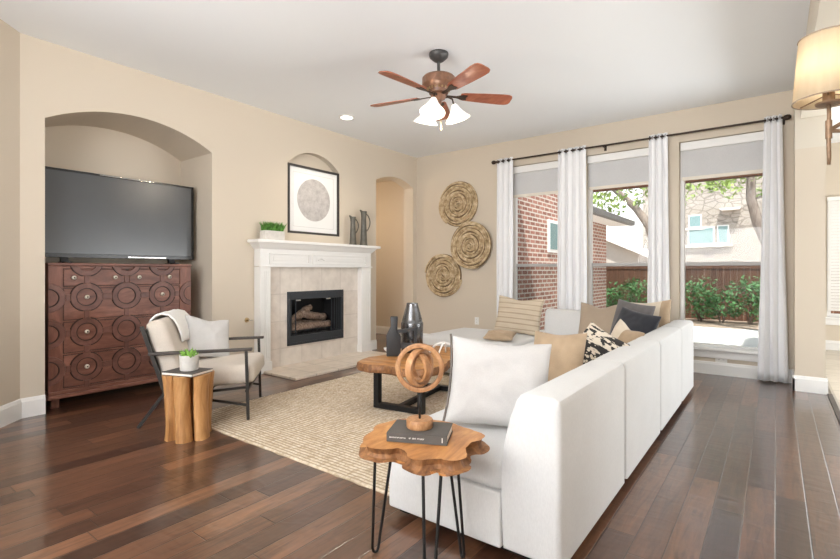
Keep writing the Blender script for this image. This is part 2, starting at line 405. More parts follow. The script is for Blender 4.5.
def bevel_sharp(bm, off, seg=3, ang=30):
    bm.normal_update()
    es = [e for e in bm.edges if len(e.link_faces) == 2 and e.calc_face_angle(0) > math.radians(ang)]
    bmesh.ops.bevel(bm, geom=es, offset=off, segments=seg, profile=.5, affect='EDGES')
def arch(y0, y1, zb, zs, rise, n=20):
    """arched outline, counter-clockwise from bottom left: segment arch of given rise over springing zs"""
    wd = (y1 - y0) / 2; R = (wd * wd + rise * rise) / (2 * rise); cy = (y0 + y1) / 2; cz = zs + rise - R
    a = math.asin(wd / R)
    top = [(cy + R * math.sin(a - 2 * a * k / n), cz + R * math.cos(a - 2 * a * k / n)) for k in range(n + 1)]
    return [(y0, zb), (y1, zb)] + top
def plate(bm, outer, holes, fn):
    """planar polygon with holes -> faces, fn maps 2D to 3D"""
    loops = [[Vector((p[0], p[1], 0)) for p in l] for l in [outer] + holes]
    tris = tessellate_polygon(loops); flat = [p for l in loops for p in l]
    vs = [bm.verts.new(fn(p[0], p[1])) for p in flat]
    for t in tris:
        try: bm.faces.new([vs[i] for i in t])
        except ValueError: pass
    return bm
def liner(bm, loop, fn0, fn1, closed=True):
    A = [bm.verts.new(fn0(*p)) for p in loop]; D = [bm.verts.new(fn1(*p)) for p in loop]; n = len(loop)
    for k in range(n if closed else n - 1): bm.faces.new((A[k], A[(k + 1) % n], D[(k + 1) % n], D[k]))
def struct(name, bm, mat, parent=None, smooth=False):
    o = obj(name, bm, mat, parent, smooth)
    if parent is None: o['kind'] = 'structure'
    return o

# ------------------------------------------------------------------ room shell
XL, YW, HC = -4.92, 6.45, 3.14
LY0 = 1.122                       # where the left wall turns 45 degrees
bm = B(); box(bm, -9.0, .40, -4.5, 7.0, -.06, 0); struct('floor', bm, M['floor'])
bm = B(); box(bm, .44, 5.2, -4.5, 9.6, -.06, 0); struct('floor_kitchen', bm, M['kfloor'])
bm = B(); box(bm, .40, .44, -.5, 6.05, -.05, .012, .004); struct('trim_1', bm, M['dark_wood'])
bm = B(); box(bm, -9.0, 5.2, -4.5, 6.65, HC, HC + .2); box(bm, .39, 5.2, 6.65, 9.8, HC, HC + .2); struct('ceiling', bm, M['ceiling'])

# left wall with television niche, art niche and arched doorway
niche = arch(1.287, 2.765, 0, 2.49, .2)
artn = arch(3.765, 4.655, 1.685, 2.567, .2)
doorw = arch(5.418, 6.349, 0, 2.605, .112)
outer = [(LY0, 0)] + [niche[0]] + niche[2:][::-1] + [niche[1]] + [doorw[0]] + doorw[2:][::-1] + [doorw[1]] + [(YW + .2, 0), (YW + .2, HC), (LY0, HC)]
bm = B()
plate(bm, outer, [artn, [(3.72, .262), (4.67, .262), (4.67, .94), (3.72, .94)]], lambda y, z: (XL, y, z))
open_n = [niche[1]] + niche[2:] + [niche[0]]
liner(bm, open_n, lambda y, z: (XL, y, z), lambda y, z: (-5.6, y, z), False)
plate(bm, niche, [], lambda y, z: (-5.6, y, z))
liner(bm, artn, lambda y, z: (XL, y, z), lambda y, z: (XL - .1, y, z))
plate(bm, artn, [], lambda y, z: (XL - .1, y, z))
open_d = [doorw[1]] + doorw[2:] + [doorw[0]]
liner(bm, open_d, lambda y, z: (XL, y, z), lambda y, z: (-5.12, y, z), False)
struct('wall_left', bm, M['wall'])
# canted wall at the far left
bm = B(); d45 = .7071
bm.faces.new([bm.verts.new(p) for p in ((XL, LY0, 0), (XL, LY0, HC), (XL + 2.2 * d45, LY0 - 2.2 * d45, HC), (XL + 2.2 * d45, LY0 - 2.2 * d45, 0))])
struct('wall_canted', bm, M['wall'])
bm = B(); xx = XL + 2.2 * d45; yy = LY0 - 2.2 * d45
bm.faces.new([bm.verts.new(p) for p in ((xx, yy, 0), (xx, yy, HC), (xx, -4.5, HC), (xx, -4.5, 0))])
struct('wall_left_rear', bm, M['wall'])
# hallway behind the arch
bm = B()
for q in (((-5.12, 6.8, 0), (-7.2, 6.8, 0), (-7.2, 6.8, 2.9), (-5.12, 6.8, 2.9)), ((-7.2, 6.8, 0), (-7.2, 5.0, 0), (-7.2, 5.0, 2.9), (-7.2, 6.8, 2.9)),
          ((-7.2, 5.0, 0), (-5.12, 5.0, 0), (-5.12, 5.0, 2.9), (-7.2, 5.0, 2.9)), ((-7.2, 5.0, 2.9), (-5.12, 5.0, 2.9), (-5.12, 6.8, 2.9), (-7.2, 6.8, 2.9))):
    bm.faces.new([bm.verts.new(p) for p in q])
plate(bm, [(5.0, 0), doorw[0]] + doorw[2:][::-1] + [doorw[1], (6.8, 0), (6.8, 2.9), (5.0, 2.9)], [], lambda y, z: (-5.12, y, z))
struct('wall_hallway', bm, M['wall'])
# window wall with three openings
WX = [(-3.16, -2.20), (-2.045, -1.085), (-.932, .028)]
ZB, ZT = .29, 2.755
bm = B()
holes = [[(a, ZB), (b, ZB), (b, ZT), (a, ZT)] for a, b in WX]
plate(bm, [(XL, 0), (.16, 0), (.16, HC), (XL, HC)], holes, lambda x, z: (x, YW, z))
for h in holes: liner(bm, h, lambda x, z: (x, YW, z), lambda x, z: (x, YW + .2, z))
plate(bm, [(XL, -.2), (.40, -.2), (.40, HC + .3), (XL, HC + .3)], holes, lambda x, z: (x, YW + .2, z))
struct('wall_window', bm, M['wall'])
# pier, header and kitchen nook
bm = B(); box(bm, .155, .39, 6.06, YW + .02, 0, 2.42); struct('wall_pier', bm, M['wall'])
bm = B(); box(bm, .155, .40, 6.06, YW + .02, 2.42, HC); struct('wall_pier_glow', bm, M['wall_pale'])  # upper pier in a paler colour, imitating the sconce glow on it
bm = B(); box(bm, .20, .40, 2.9, 6.06, 2.72, HC); struct('wall_header', bm, M['wall_pale'])
bm = B(); box(bm, .42, .60, -.6, 2.9, 0, HC); struct('wall_right', bm, M['wall'])
bm = B(); box(bm, .25, .39, YW, 9.5, 0, HC); struct('wall_nook_side', bm, M['wall'])
bm = B(); kx0, kx1 = .625, 2.2
plate(bm, [(.38, 0), (5.2, 0), (5.2, HC), (.38, HC)], [[(kx0, .50), (kx1, .50), (kx1, 2.30), (kx0, 2.30)]], lambda x, z: (x, 9.5, z))
liner(bm, [(kx0, .50), (kx1, .50), (kx1, 2.30), (kx0, 2.30)], lambda x, z: (x, 9.5, z), lambda x, z: (x, 9.66, z))
plate(bm, [(.25, -.1), (5.2, -.1), (5.2, HC + .2), (.25, HC + .2)], [[(kx0, .50), (kx1, .50), (kx1, 2.30), (kx0, 2.30)]], lambda x, z: (x, 9.66, z))
struct('wall_nook', bm, M['wall'])
bm = B(); box(bm, 5.0, 5.2, -4.5, 9.6, 0, HC); struct('wall_kitchen', bm, M['ceiling'])
bm = B(); box(bm, -4.0, 5.2, -4.7, -4.5, 0, HC); struct('wall_rear', bm, M['ceiling'])

# baseboards
def baseboard(name, p, q, h=.145, t=.018):
    """runs from p to q with the room on the left-hand side"""
    p, q = Vector((*p, 0)), Vector((*q, 0)); d = (q - p).normalized(); n = Vector((-d.y, d.x, 0)); bm = B()
    prof = [(0, 0), (t, 0), (t, h - .03), (t * .75, h - .02), (t * .55, h - .006), (t * .3, h), (0, h)]
    A = [bm.verts.new(p + n * a + Vector((0, 0, z))) for a, z in prof]; D = [bm.verts.new(q + n * a + Vector((0, 0, z))) for a, z in prof]
    for k in range(len(prof)): bm.faces.new((A[k], A[(k + 1) % len(prof)], D[(k + 1) % len(prof)], D[k]))
    bm.faces.new(A[::-1]); bm.faces.new(D)
    return struct(name, bm, M['trim'])
baseboard('baseboard_window', (.155, YW), (XL, YW))
baseboard('baseboard_canted', (XL, LY0), (XL + 2.2 * d45, LY0 - 2.2 * d45), .16)
baseboard('baseboard_left', (XL, 1.287 - .0), (XL, LY0 - .006), .16)
baseboard('baseboard_left_middle', (XL, 3.27), (XL, 2.775))
baseboard('baseboard_left_far', (XL, 5.418), (XL, 5.18))
baseboard('baseboard_hallway', (-5.13, 6.8), (-7.2, 6.8))
baseboard('baseboard_pier', (.408, 6.06), (.137, 6.06), .155)
baseboard('baseboard_pier_side', (.155, 6.06 - .018), (.155, YW), .155)
baseboard('baseboard_nook', (5.0, 9.5), (.39, 9.5))
baseboard('baseboard_door_jamb', (XL + .0, 6.349), (-5.12, 6.349))

# windows
def window(i, x0, x1):
    r = bpy.data.objects.new('window_%d' % i, None); C.objects.link(r); r.location = ((x0 + x1) / 2, YW + .12, ZB); r['kind'] = 'structure'
    hw = (x1 - x0) / 2; H_ = ZT - ZB; zr = 1.285 - ZB
    bm = B(); f = .045
    for a in ((-hw, -hw + f, -.03, .04, 0, H_), (hw - f, hw, -.03, .04, 0, H_), (-hw + f, hw - f, -.03, .04, 0, f), (-hw + f, hw - f, -.03, .04, H_ - f, H_)):
        box(bm, *a, .004)
    obj('window_frame', bm, M['trim'], r)
    bm = B(); box(bm, -hw + f, hw - f, -.02, .03, zr - .022, zr + .022, .004); box(bm, -.05, .05, -.028, -.02, zr - .012, zr + .004, .002)
    obj('meeting_rail', bm, M['zinc_rail'], r)
    bm = B(); box(bm, -hw + f, hw - f, .012, .016, zr + .022, H_ - f); obj('upper_pane', bm, M['glass'], r)
    bm = B(); box(bm, -hw + f, hw - f, -.006, -.002, f, zr - .022); obj('lower_pane', bm, M['screen_glass'], r)
    bm = B(); box(bm, -hw - .06, hw + .06, -.185, -.122, -.012, .028, .008); box(bm, -hw + .002, hw - .002, -.122, -.03, -.0, .028, .002)
    box(bm, -hw - .04, hw + .04, -.142, -.121, -.10, -.012, .006)
    obj('stool_and_apron', bm, M['trim'], r)
    return r
M['zinc_rail'] = plain('grey_rail_paint', (.42, .41, .40), .5, var=.03)
for i, (a, b) in enumerate(WX): window(i + 1, a, b)
def roller(i, x0, x1, lab):
    r = thing('roller_shade', lab, 'window shade', ((x0 + x1) / 2, YW + .045, ZT), 0, 'roller shades in the tall windows')
    hw = (x1 - x0) / 2 - .012
    bm = B(); box(bm, -hw, hw, -.03, .035, -.105, -.006, .008); obj('cassette', bm, M['trim'], r)
    bm = B(); box(bm, -hw + .012, hw - .012, .004, .008, -.42, -.10); obj('roller_fabric', bm, M['shade_grey'], r)
    bm = B(); box(bm, -hw + .012, hw - .012, -.004, .016, -.462, -.42, .004); obj('hem_bar', bm, M['cream_bar'], r)
for i, (a, b), lab in zip((1, 2, 3), WX, ('grey roller shade over the brick view, nearest the woven wall discs', 'grey roller shade in the middle window above the gutter view', 'grey roller shade in the window beside the beige pier')):
    roller(i, a, b, lab)
# kitchen window + blind
r = bpy.data.objects.new('window_4', None); C.objects.link(r); r.location = ((kx0 + kx1) / 2, 9.56, .5); r['kind'] = 'structure'
hw = (kx1 - kx0) / 2
bm = B()
for a in ((-hw, -hw + .05, -.03, .03, 0, 1.8), (hw - .05, hw, -.03, .03, 0, 1.8), (-hw + .05, hw - .05, -.03, .03, 0, .05), (-hw + .05, hw - .05, -.03, .03, 1.75, 1.8)): box(bm, *a, .004)
obj('window_frame', bm, M['trim'], r)
bm = B(); box(bm, -hw + .05, hw - .05, 0, .004, .05, 1.75); obj('window_pane', bm, M['glass'], r)
bm = B(); box(bm, -hw - .05, hw + .05, -.10, -.03, -.03, .0, .006); box(bm, -hw - .03, hw + .03, -.082, -.062, -.12, -.03, .005); obj('window_sill', bm, M['trim'], r)
bl = thing('window_blind', 'white slatted blind in the kitchen window beyond the pier', 'blind', ((kx0 + kx1) / 2, 9.49, 2.32))
bm = B(); box(bm, -hw, hw, -.05, .0, -.06, 0, .006); obj('head_rail', bm, M['trim'], bl)
bm = B()
for k in range(36):
    z = -.09 - k * .046
    bar(bm, (-hw + .01, -.025, z), (hw - .01, -.025, z), .046, .003, (0, .93, .37))
obj('slats', bm, M['trim'], bl)
bm = B(); tube(bm, [(-hw + .03, -.06, -.06), (-hw + .03, -.06, -1.1)], .005, 6); tube(bm, [(-hw + .03, -.06, -1.1), (-hw + .03, -.06, -1.16)], .009, 8); obj('wand', bm, M['trim'], bl)

# ------------------------------------------------------------------ exterior
bm = B(); box(bm, -12, 8, YW + .22, 12.6, -.25, -.08); tag(struct('ground_patio', bm, M['patio']))
bm = B(); box(bm, -30, 30, 12.6, 45, -.25, -.07); struct('ground_bed', bm, M['gravel'])
bw = thing('brick_house_wing', 'red brick wing of the house with dark gutter and shingled roof', 'building', (-3.32, 6.68, -.08))
bm = B(); box(bm, -1.6, 0, 2.3, 5.35, 0, 2.4); box(bm, -1.6, 0, .05, 2.3, 0, 3.3); o = obj('brick_wall', bm, [M['brick'], M['brick_end']], bw)
for p in o.data.polygons:
    if abs(p.normal.y) > .5: p.material_index = 1
bm = B(); prism(bm, [(-1.6, 2.46), (.42, 2.46), (.42, 2.50), (-1.4, 3.5), (-1.6, 3.5)], 1, 2.32, 5.8); obj('roof', bm, M['shingle'], bw)
bm = B(); box(bm, .0, .42, 2.32, 5.78, 2.40, 2.455); obj('soffit', bm, M['trim'], bw)
bm = B(); prism(bm, [(.425, 2.40), (.47, 2.39), (.55, 2.40), (.56, 2.50), (.425, 2.50)], 1, 2.3, 5.8); obj('gutter', bm, M['gutter'], bw)
bm = B(); box(bm, -.02, .03, 1.60, 2.28, 1.62, 2.22, .006); o = obj('window_frame', bm, M['trim'], bw)
bm = B(); box(bm, .028, .036, 1.66, 2.22, 1.68, 2.16); obj('pane', bm, M['teal_pale'] if 'teal_pale' in M else M['teal_glass'], o)

# patio cover beam seen under the shades
pb = thing('patio_beam', 'brown timber beam outside along the top of the windows', 'beam', (-.6, 7.55, 0))
bm = B(); box(bm, -2.1, 1.0, -.05, .05, 2.435, 2.62, .008); obj('timber', bm, M['fence'], pb)
bm = B(); box(bm, -2.08, -1.96, -.05, .05, -.08, 2.435, .006); obj('post', bm, M['fence'], pb)
bm = B(); box(bm, .66, .78, -.05, .05, -.08, 2.435, .006); o = obj('post', bm, M['fence'], pb)

fe = thing('wooden_fence', 'brown cedar board fence behind the shrubs and patio', 'fence', (-2, 14.5, -.08))
rnd = random.Random(3)
bm = B()
x = -9.0
while x < 9.0:
    wd = .138 + rnd.uniform(-.006, .006); h = 1.46 + rnd.uniform(-.012, .012)
    box(bm, x, x + wd, -.012 + rnd.uniform(-.006, .006), .012, 0, h); x += wd + .006
obj('boards', bm, M['fence'], fe)
bm = B(); box(bm, -9, 9, -.05, .06, 1.46, 1.50, .004); box(bm, -9, 9, -.035, -.014, 1.34, 1.45, .003); obj('cap_rail', bm, M['fence'], fe)

def leaf_cloud(bm, rnd, centers, n, size, squash=1):
    for c, R in centers:
        for k in range(int(n * R * R)):
            v = Vector((rnd.gauss(0, 1), rnd.gauss(0, 1), rnd.gauss(0, 1))).normalized() * R * rnd.random() ** .4
            v.z *= squash; p = Vector(c) + v
            a = Vector((rnd.uniform(-1, 1), rnd.uniform(-1, 1), rnd.uniform(-.8, .8))).normalized(); b = a.orthogonal().normalized(); s = size * rnd.uniform(.6, 1.3)
            b = (Matrix.Rotation(rnd.uniform(0, 6.28), 3, a) @ b)
            q = [p - a * s, p + b * s * .42, p + a * s, p - b * s * .42]
            bm.faces.new([bm.verts.new(t) for t in q])
def shrub(x, y, h, seed, lab):
    r = thing('shrub', lab, 'shrub', (x, y, -.07), 0, 'shrubs along the fence'); rnd = random.Random(seed)
    bm = B(); cs = []
    for k in range(6):
        a = rnd.uniform(0, 6.28); e = (.22 * math.cos(a), .22 * math.sin(a), h * rnd.uniform(.55, .9))
        tube(bm, [(0.04 * math.cos(a), .04 * math.sin(a), 0), (e[0] * .5, e[1] * .5, e[2] * .55), e], [.012, .009, .004], 5); cs.append((e, h * .27))
        cs.append(((e[0] * 1.1, e[1] * 1.1, e[2] * .5), h * .24))
    obj('stems', bm, M['bark_tree'], r)
    bm = B(); leaf_cloud(bm, rnd, cs, 620, .06); obj('foliage', bm, M['shrub_leaf'], r, recalc=False)
shrub(-1.53, 13.85, 1.05, 1, 'full green shrub by the fence, nearest the left frame of the window beside the pier')
shrub(-1.06, 13.75, .85, 2, 'sparse green shrub by the fence, middle one in the window beside the pier')
shrub(-.49, 13.8, 1.05, 5, 'full green shrub by the fence, next to the curtain beside the pier')
shrub(-3.72, 13.85, .95, 4, 'green shrub by the fence, next to the brick wing corner in the middle window')
shrub(-3.05, 13.9, 1.0, 6, 'green shrub by the fence, next to the narrow curtain in the middle window')

def tree(loc, branches, clumps, lab, seed, leaf=.075, n=430):
    r = thing('shade_tree', lab, 'tree', loc, 0, 'trees in the yard'); rnd = random.Random(seed)
    bm = B()
    for pts, rad in branches: tube(bm, pts, rad, 9)
    obj('trunk', bm, M['bark_tree'], r, True)
    bm = B(); leaf_cloud(bm, rnd, clumps, n, leaf, .7); obj('foliage', bm, M['tree_leaf'], r, recalc=False)
tree((-2.2, 11.9, -.08),
     [([(0, 0, 0), (.02, 0, .9), (.0, 0, 1.7), (-.12, 0, 2.3), (-.42, .05, 2.75), (-.75, 0, 3.1), (-1.3, .1, 3.6)], [.13, .12, .11, .10, .085, .07, .04]),
      ([(0, 0, 1.7), (.22, 0, 2.1), (.40, -.05, 2.6), (.43, 0, 3.1), (.6, .1, 3.7), (1.0, 0, 4.3)], [.11, .095, .085, .08, .06, .04])],
     [((-.75, 0, 3.05), .40), ((-1.3, .3, 3.0), .42), ((-.35, .3, 3.35), .45), ((-1.7, .9, 3.15), .42), ((-1.0, .2, 2.75), .28), ((-1.5, .1, 2.65), .22), ((.75, 0, 3.12), .30), ((1.1, .3, 3.3), .42), ((.2, .3, 3.6), .6), ((.62, -.2, 2.86), .2), ((-.4, .1, 2.9), .22)],
     'shade tree with forked trunk behind the third white curtain', 3)
tree((-.05, 12.0, -.08),
     [([(.1, 0, 0), (.05, 0, 1.2), (-.06, 0, 1.8), (-.25, 0, 2.3), (-.36, 0, 2.8), (-.36, 0, 3.5), (-.5, 0, 4.2)], [.14, .12, .115, .10, .09, .075, .05]),
      ([(-.36, 0, 2.78), (-.15, .1, 2.86), (.1, .1, 3.1), (.4, .2, 3.5)], [.05, .05, .045, .03])],
     [((-.5, 0, 3.2), .30), ((-.95, .2, 3.25), .34), ((-.1, .2, 3.1), .32), ((.1, -.1, 3.4), .4), ((-.55, .3, 3.6), .5), ((-.72, 0, 2.95), .2), ((-.2, 0, 2.9), .16), ((.3, .1, 2.95), .3)],
     'curved tree trunk with light foliage next to the curtain beside the pier', 8)

nh = thing('stone_house', 'pale limestone neighbour house beyond the fence with blue-grey windows', 'house', (0, 21, -.1))
bm = B(); box(bm, -4.35, 9, 0, 6, 0, 7.0); obj('stone_wall', bm, M['stone'], nh)
def nwin(x0, x1, z0, z1, mull=None):
    bm = B(); box(bm, x0 - .04, x1 + .04, -.06, .02, z0 - .04, z1 + .04, .01); box(bm, x0 - .14, x1 + .14, -.12, .0, z0 - .14, z0 - .07, .01)
    f = obj('window', bm, M['trim'], nh)
    bm = B(); box(bm, x0, x1, -.075, -.062, z0, z1); obj('pane', bm, M['teal_glass'], f)
nwin(-2.68, -1.88, 2.35, 2.93); nwin(-2.66, -2.3, 3.02, 3.42); nwin(-1.72, -1.42, 2.36, 2.98)
bm = B(); prism(bm, [(-5.0, 7.0), (9.5, 7.0), (9.5, 7.15), (2, 9.5), (-5.0, 7.15)], 1, -.5, 6.4); obj('roof', bm, M['shingle'], nh)
bm = B(); prism(bm, [(-1.62, 3.55), (-1.05, 3.55), (-1.0, 3.62), (-1.67, 3.62)], 1, -.35, 0); obj('awning', bm, M['trim'], nh)
ng = thing('stucco_garage', 'pale stucco outbuilding with sloping roof above the fence in the middle window', 'building', (0, 18.5, -.1))
bm = B(); prism(bm, [(-9.5, 0), (-3.6, 0), (-3.6, 1.75), (-6.3, 3.0), (-9.5, 3.0)], 1, 0, 2.0); obj('wall', bm, M['stucco'], ng)
bm = B(); prism(bm, [(-3.35, 1.66), (-3.35, 1.80), (-6.3, 3.16), (-9.8, 3.16), (-9.8, 3.04), (-6.3, 3.02)], 1, -.25, 2.2); obj('roof', bm, M['trim'], ng)

# ------------------------------------------------------------------ curtains and rod
YC = 6.345
ro = thing('curtain_rod', 'long dark bronze curtain rod over the three windows', 'curtain rod', (0, YC, 2.83))
bm = B(); tube(bm, [(-3.36, 0, 0), (.075, 0, 0)], .012, 12); obj('rod', bm, M['bronze'], ro, 'auto')
for xf, s in ((-3.36, -1), (.075, 1)):
    bm = B()
    prof = [(.0001, -.05), (.014, -.05), (.014, -.036), (.024, -.03), (.030, -.008), (.026, .016), (.012, .028), (.0001, .03)]
    lathe(bm, prof, 16); bmesh.ops.transform(bm, matrix=Matrix.Translation((xf + s * .03, 0, 0)) @ Matrix.Rotation(s * PI / 2, 4, 'Y'), verts=bm.verts)
    obj('finial', bm, M['bronze'], ro, True)
for xb in (-3.30, -1.79, .066):
    bm = B(); tube(bm, [(xb, YW - YC - .002, -.012), (xb, .02, -.012), (xb, 0, -.016)], .008, 8); box(bm, xb - .016, xb + .016, YW - YC - .012, YW - YC - .002, -.05, .03, .003); obj('bracket', bm, M['bronze'], ro)
def curtain(x0, x1, b0, b1, folds, lab, seed):
    cx = (x0 + x1) / 2
    r = thing('curtain', lab, 'curtain', (cx, YC, 0), 0, 'white curtain panels on the long rod'); rnd = random.Random(seed)
    bm = B(); nu, nv = folds * 14, 26; grid = []
    ph = [rnd.uniform(.8, 1.25) for _ in range(folds + 2)]
    for j in range(nv + 1):
        t = j / nv; z = .012 + t * (2.868 - .012); row = []
        for i in range(nu + 1):
            s = i / nu
            xa = (b0 + (b1 - b0) * s) * (1 - t) + (x0 + (x1 - x0) * s) * t
            k = s * folds; amp = (.021 + .012 * (1 - t)) * ph[int(k)]
            y = amp * math.sin(2 * PI * k) + .008 * math.sin(3.1 * t + 5 * s + seed) * (1 - t)
            xx = xa - cx + .010 * math.sin(4 * PI * k + 1) + .006 * math.sin(7 * t + seed + 9 * s) * (1 - t)
            row.append(bm.verts.new((xx, y, z)))
        grid.append(row)
    for j in range(nv):
        for i in range(nu): bm.faces.new((grid[j][i], grid[j][i + 1], grid[j + 1][i + 1], grid[j + 1][i]))
    o = obj('curtain_cloth', bm, M['curtain'], r, True)
    m = o.modifiers.new('thick', 'SOLIDIFY'); m.thickness = .003
    for k in range(folds * 2):
        s = (k + .5) / (folds * 2); bmg = B(); xg = x0 + (x1 - x0) * s - cx
        pts = [(xg, .024 * math.cos(a), 2.83 + .024 * math.sin(a)) for a in [2 * PI * q / 16 for q in range(16)]]
        tube(bmg, pts, .004, 6, True); obj('grommet', bmg, M['bronze'], r, True)
curtain(-3.335, -3.075, -3.35, -3.08, 3, 'white curtain panel at the end of the rod next to the woven wall discs', 1)
curtain(-2.40, -2.02, -2.41, -2.0, 4, 'wide white curtain panel between the brick view window and the middle window', 2)
curtain(-1.255, -1.045, -1.27, -1.02, 3, 'narrow white curtain panel between the middle window and the pier-side window', 3)
curtain(-.105, .05, -.16, .10, 3, 'white curtain panel hanging to the floor beside the beige pier', 4)

# ------------------------------------------------------------------ fireplace
fp = thing('fireplace', 'white mantel fireplace with beige tile surround and black firebox', 'fireplace', (0, 0, 0))
fp.location = (XL, 4.23, 0)
def FY(y): return y - 4.23
def FX(x): return x - XL
bm = B()
prof = [(0, 1.455), (FX(-4.785), 1.455), (FX(-4.775), 1.475), (FX(-4.755), 1.49), (FX(-4.735), 1.515), (FX(-4.72), 1.535), (0, 1.535)]
fs = [(0, 0)]
# crown with mitred returns: stacked slabs grown outward
steps = [(1.46, -4.788), (1.475, -4.772), (1.49, -4.758), (1.51, -4.742), (1.53, -4.726)]
rings = []
for z, xf in steps:
    e = (xf + 4.79)
    rings.append([bm.verts.new((FX(x), FY(y), z)) for x, y in ((XL, 3.285 - e), (xf, 3.285 - e), (xf, 5.165 + e), (XL, 5.165 + e))])
for A, D in zip(rings, rings[1:]):
    for k in range(4): bm.faces.new((A[k], A[(k + 1) % 4], D[(k + 1) % 4], D[k]))
bm.faces.new(rings[0][::-1]); bm.faces.new(rings[-1])
obj('crown_moulding', bm, M['trim'], fp)
bm = B(); box(bm, 0.002, FX(-4.70), FY(3.19), FY(5.285), 1.53, 1.568, .008); obj('mantel_shelf', bm, M['trim'], fp)
bm = B(); box(bm, 0.002, FX(-4.79), FY(3.285), FY(5.165), 1.255, 1.462, .004)
for a, b in ((3.40, 4.005), (4.055, 5.05)):
    x = FX(-4.79)
    for q in ((a, b, 1.40, 1.415), (a, b, 1.285, 1.30), (a, a + .015, 1.30, 1.40), (b - .015, b, 1.30, 1.40)): box(bm, x, x + .012, FY(q[0]), FY(q[1]), q[2], q[3], .003)
    box(bm, x, x + .006, FY(a + .06), FY(b - .06), 1.325, 1.378, .003)
box(bm, FX(-4.80), FX(-4.772), FY(3.27), FY(5.18), 1.248, 1.264, .004)
obj('frieze', bm, M['trim'], fp)
bm = B()
for k in range(5):
    tube(bm, [(FX(-4.782), FY(4.20) + .03 * (k - 2) * .6, 1.352 - .004 * abs(k - 2)), (FX(-4.776), FY(4.20) + .05 * (k - 2) * .6, 1.365 - .010 * abs(k - 2))], .008, 6)
obj('carved_ornament', bm, M['trim'], fp, True)
for a, b in ((3.285, 3.425), (4.965, 5.165)):
    bm = B(); box(bm, 0.002, FX(-4.79), FY(a), FY(b), 0, 1.25, .004)
    for k in range(4):
        yy = a + (b - a) * (.16 + .227 * k); box(bm, FX(-4.79), FX(-4.782), FY(yy - .009), FY(yy + .009), .17, 1.20, .003)
    box(bm, 0.002, FX(-4.775), FY(a - .012), FY(b + .012), 0, .13, .005)
    obj('pilaster', bm, M['trim'], fp)
# tile surround with a hole for the firebox
bm = B(); hole = [(FY(3.72), .262), (FY(4.67), .262), (FY(4.67), .94), (FY(3.72), .94)]
plate(bm, [(FY(3.425), 0.0), (FY(4.965), 0.0), (FY(4.965), 1.25), (FY(3.425), 1.25)], [hole], lambda y, z: (FX(-4.87), y, z))
liner(bm, hole, lambda y, z: (FX(-4.87), y, z), lambda y, z: (.005, y, z))
obj('tile_surround', bm, M['surround_tile'], fp)
bm = B(); box(bm, FX(-4.869), FX(-4.19), FY(3.315), FY(5.135), 0.001, .028, .004); obj('hearth_slab', bm, M['hearth_tile'], fp)
bm = B(); z0, z1, a, b = .262, .94, FY(3.72), FY(4.67); xo = FX(-4.865)
for q in ((a, b, z1 - .10, z1), (a, b, z0, z0 + .115), (a, a + .045, z0 + .115, z1 - .10), (b - .045, b, z0 + .115, z1 - .10)): box(bm, xo - .02, xo + .012, q[0], q[1], q[2], q[3], .004)
box(bm, xo + .012, xo + .02, a + .03, b - .03, z1 - .035, z1 - .02, .002); box(bm, xo + .012, xo + .02, a + .03, b - .03, z0 + .02, z0 + .035, .002)
fm = obj('firebox_frame', bm, M['fire_metal'], fp)
zz0, zz1 = z0 + .115, z1 - .10
for ys in ((a + .052, a + .07, a + .14), (b - .20, b - .15, b - .105, b - .065)):
    bm = B()
    for y in ys: box(bm, xo - .028, xo - .014, y, y + .008, zz0, zz1)
    box(bm, xo - .028, xo - .014, ys[0], ys[-1] + .008, zz0, zz0 + .01); box(bm, xo - .028, xo - .014, ys[0], ys[-1] + .008, zz1 - .01, zz1)
    obj('folding_door', bm, M['fire_metal'], fm)
for y in (a + .12, b - .32):
    bm = B(); box(bm, xo + .004, xo + .02, y, y + .075, zz1 - .022, zz1 - .002, .004); obj('door_handle', bm, M['chrome'], fm)
bm = B(); box(bm, xo - .40, xo - .398, a, b, z0, z1)
for q in ((xo - .40, xo - .03, a, a + .004, z0, z1), (xo - .40, xo - .03, b - .004, b, z0, z1), (xo - .40, xo - .03, a, b, z0, z0 + .12), (xo - .40, xo - .03, a, b, z1 - .01, z1)): box(bm, *q)
obj('firebox_interior', bm, M['firebox'], fp)
rnd = random.Random(12)
def log(p, q, r):
    bm = B(); n = 8; p, q = Vector(p), Vector(q)
    pts = [p.lerp(q, t / n) + Vector((rnd.uniform(-.008, .008), rnd.uniform(-.008, .008), rnd.uniform(-.012, .012))) for t in range(n + 1)]
    tube(bm, pts, [r * rnd.uniform(.82, 1.15) for _ in pts], 10); obj('ceramic_log', bm, M['ceramic_log'], fp, True)
ya, yb = FY(3.82), FY(4.52)
log((xo - .12, ya, z0 + .20), (xo - .12, yb, z0 + .21), .055); log((xo - .24, ya + .02, z0 + .22), (xo - .24, yb - .05, z0 + .22), .06)
log((xo - .14, ya + .05, z0 + .30), (xo - .20, ya + .38, z0 + .40), .05); log((xo - .22, yb - .02, z0 + .30), (xo - .15, ya + .28, z0 + .35), .05)
log((xo - .20, ya + .22, z0 + .36), (xo - .18, ya + .42, z0 + .46), .04)
bm = B()
for k in range(9): tube(bm, [(xo - .07, ya + .04 + k * .08, z0 + .12), (xo - .07, ya + .04 + k * .08, z0 + .165)], .006, 6)
tube(bm, [(xo - .07, ya, z0 + .165), (xo - .07, yb, z0 + .165)], .008, 8); obj('grate', bm, M['firebox'], fp)
gk = thing('gas_valve', 'small brass gas key valve on the wall beside the mantel', 'gas valve', (XL + .001, 3.19, .63))
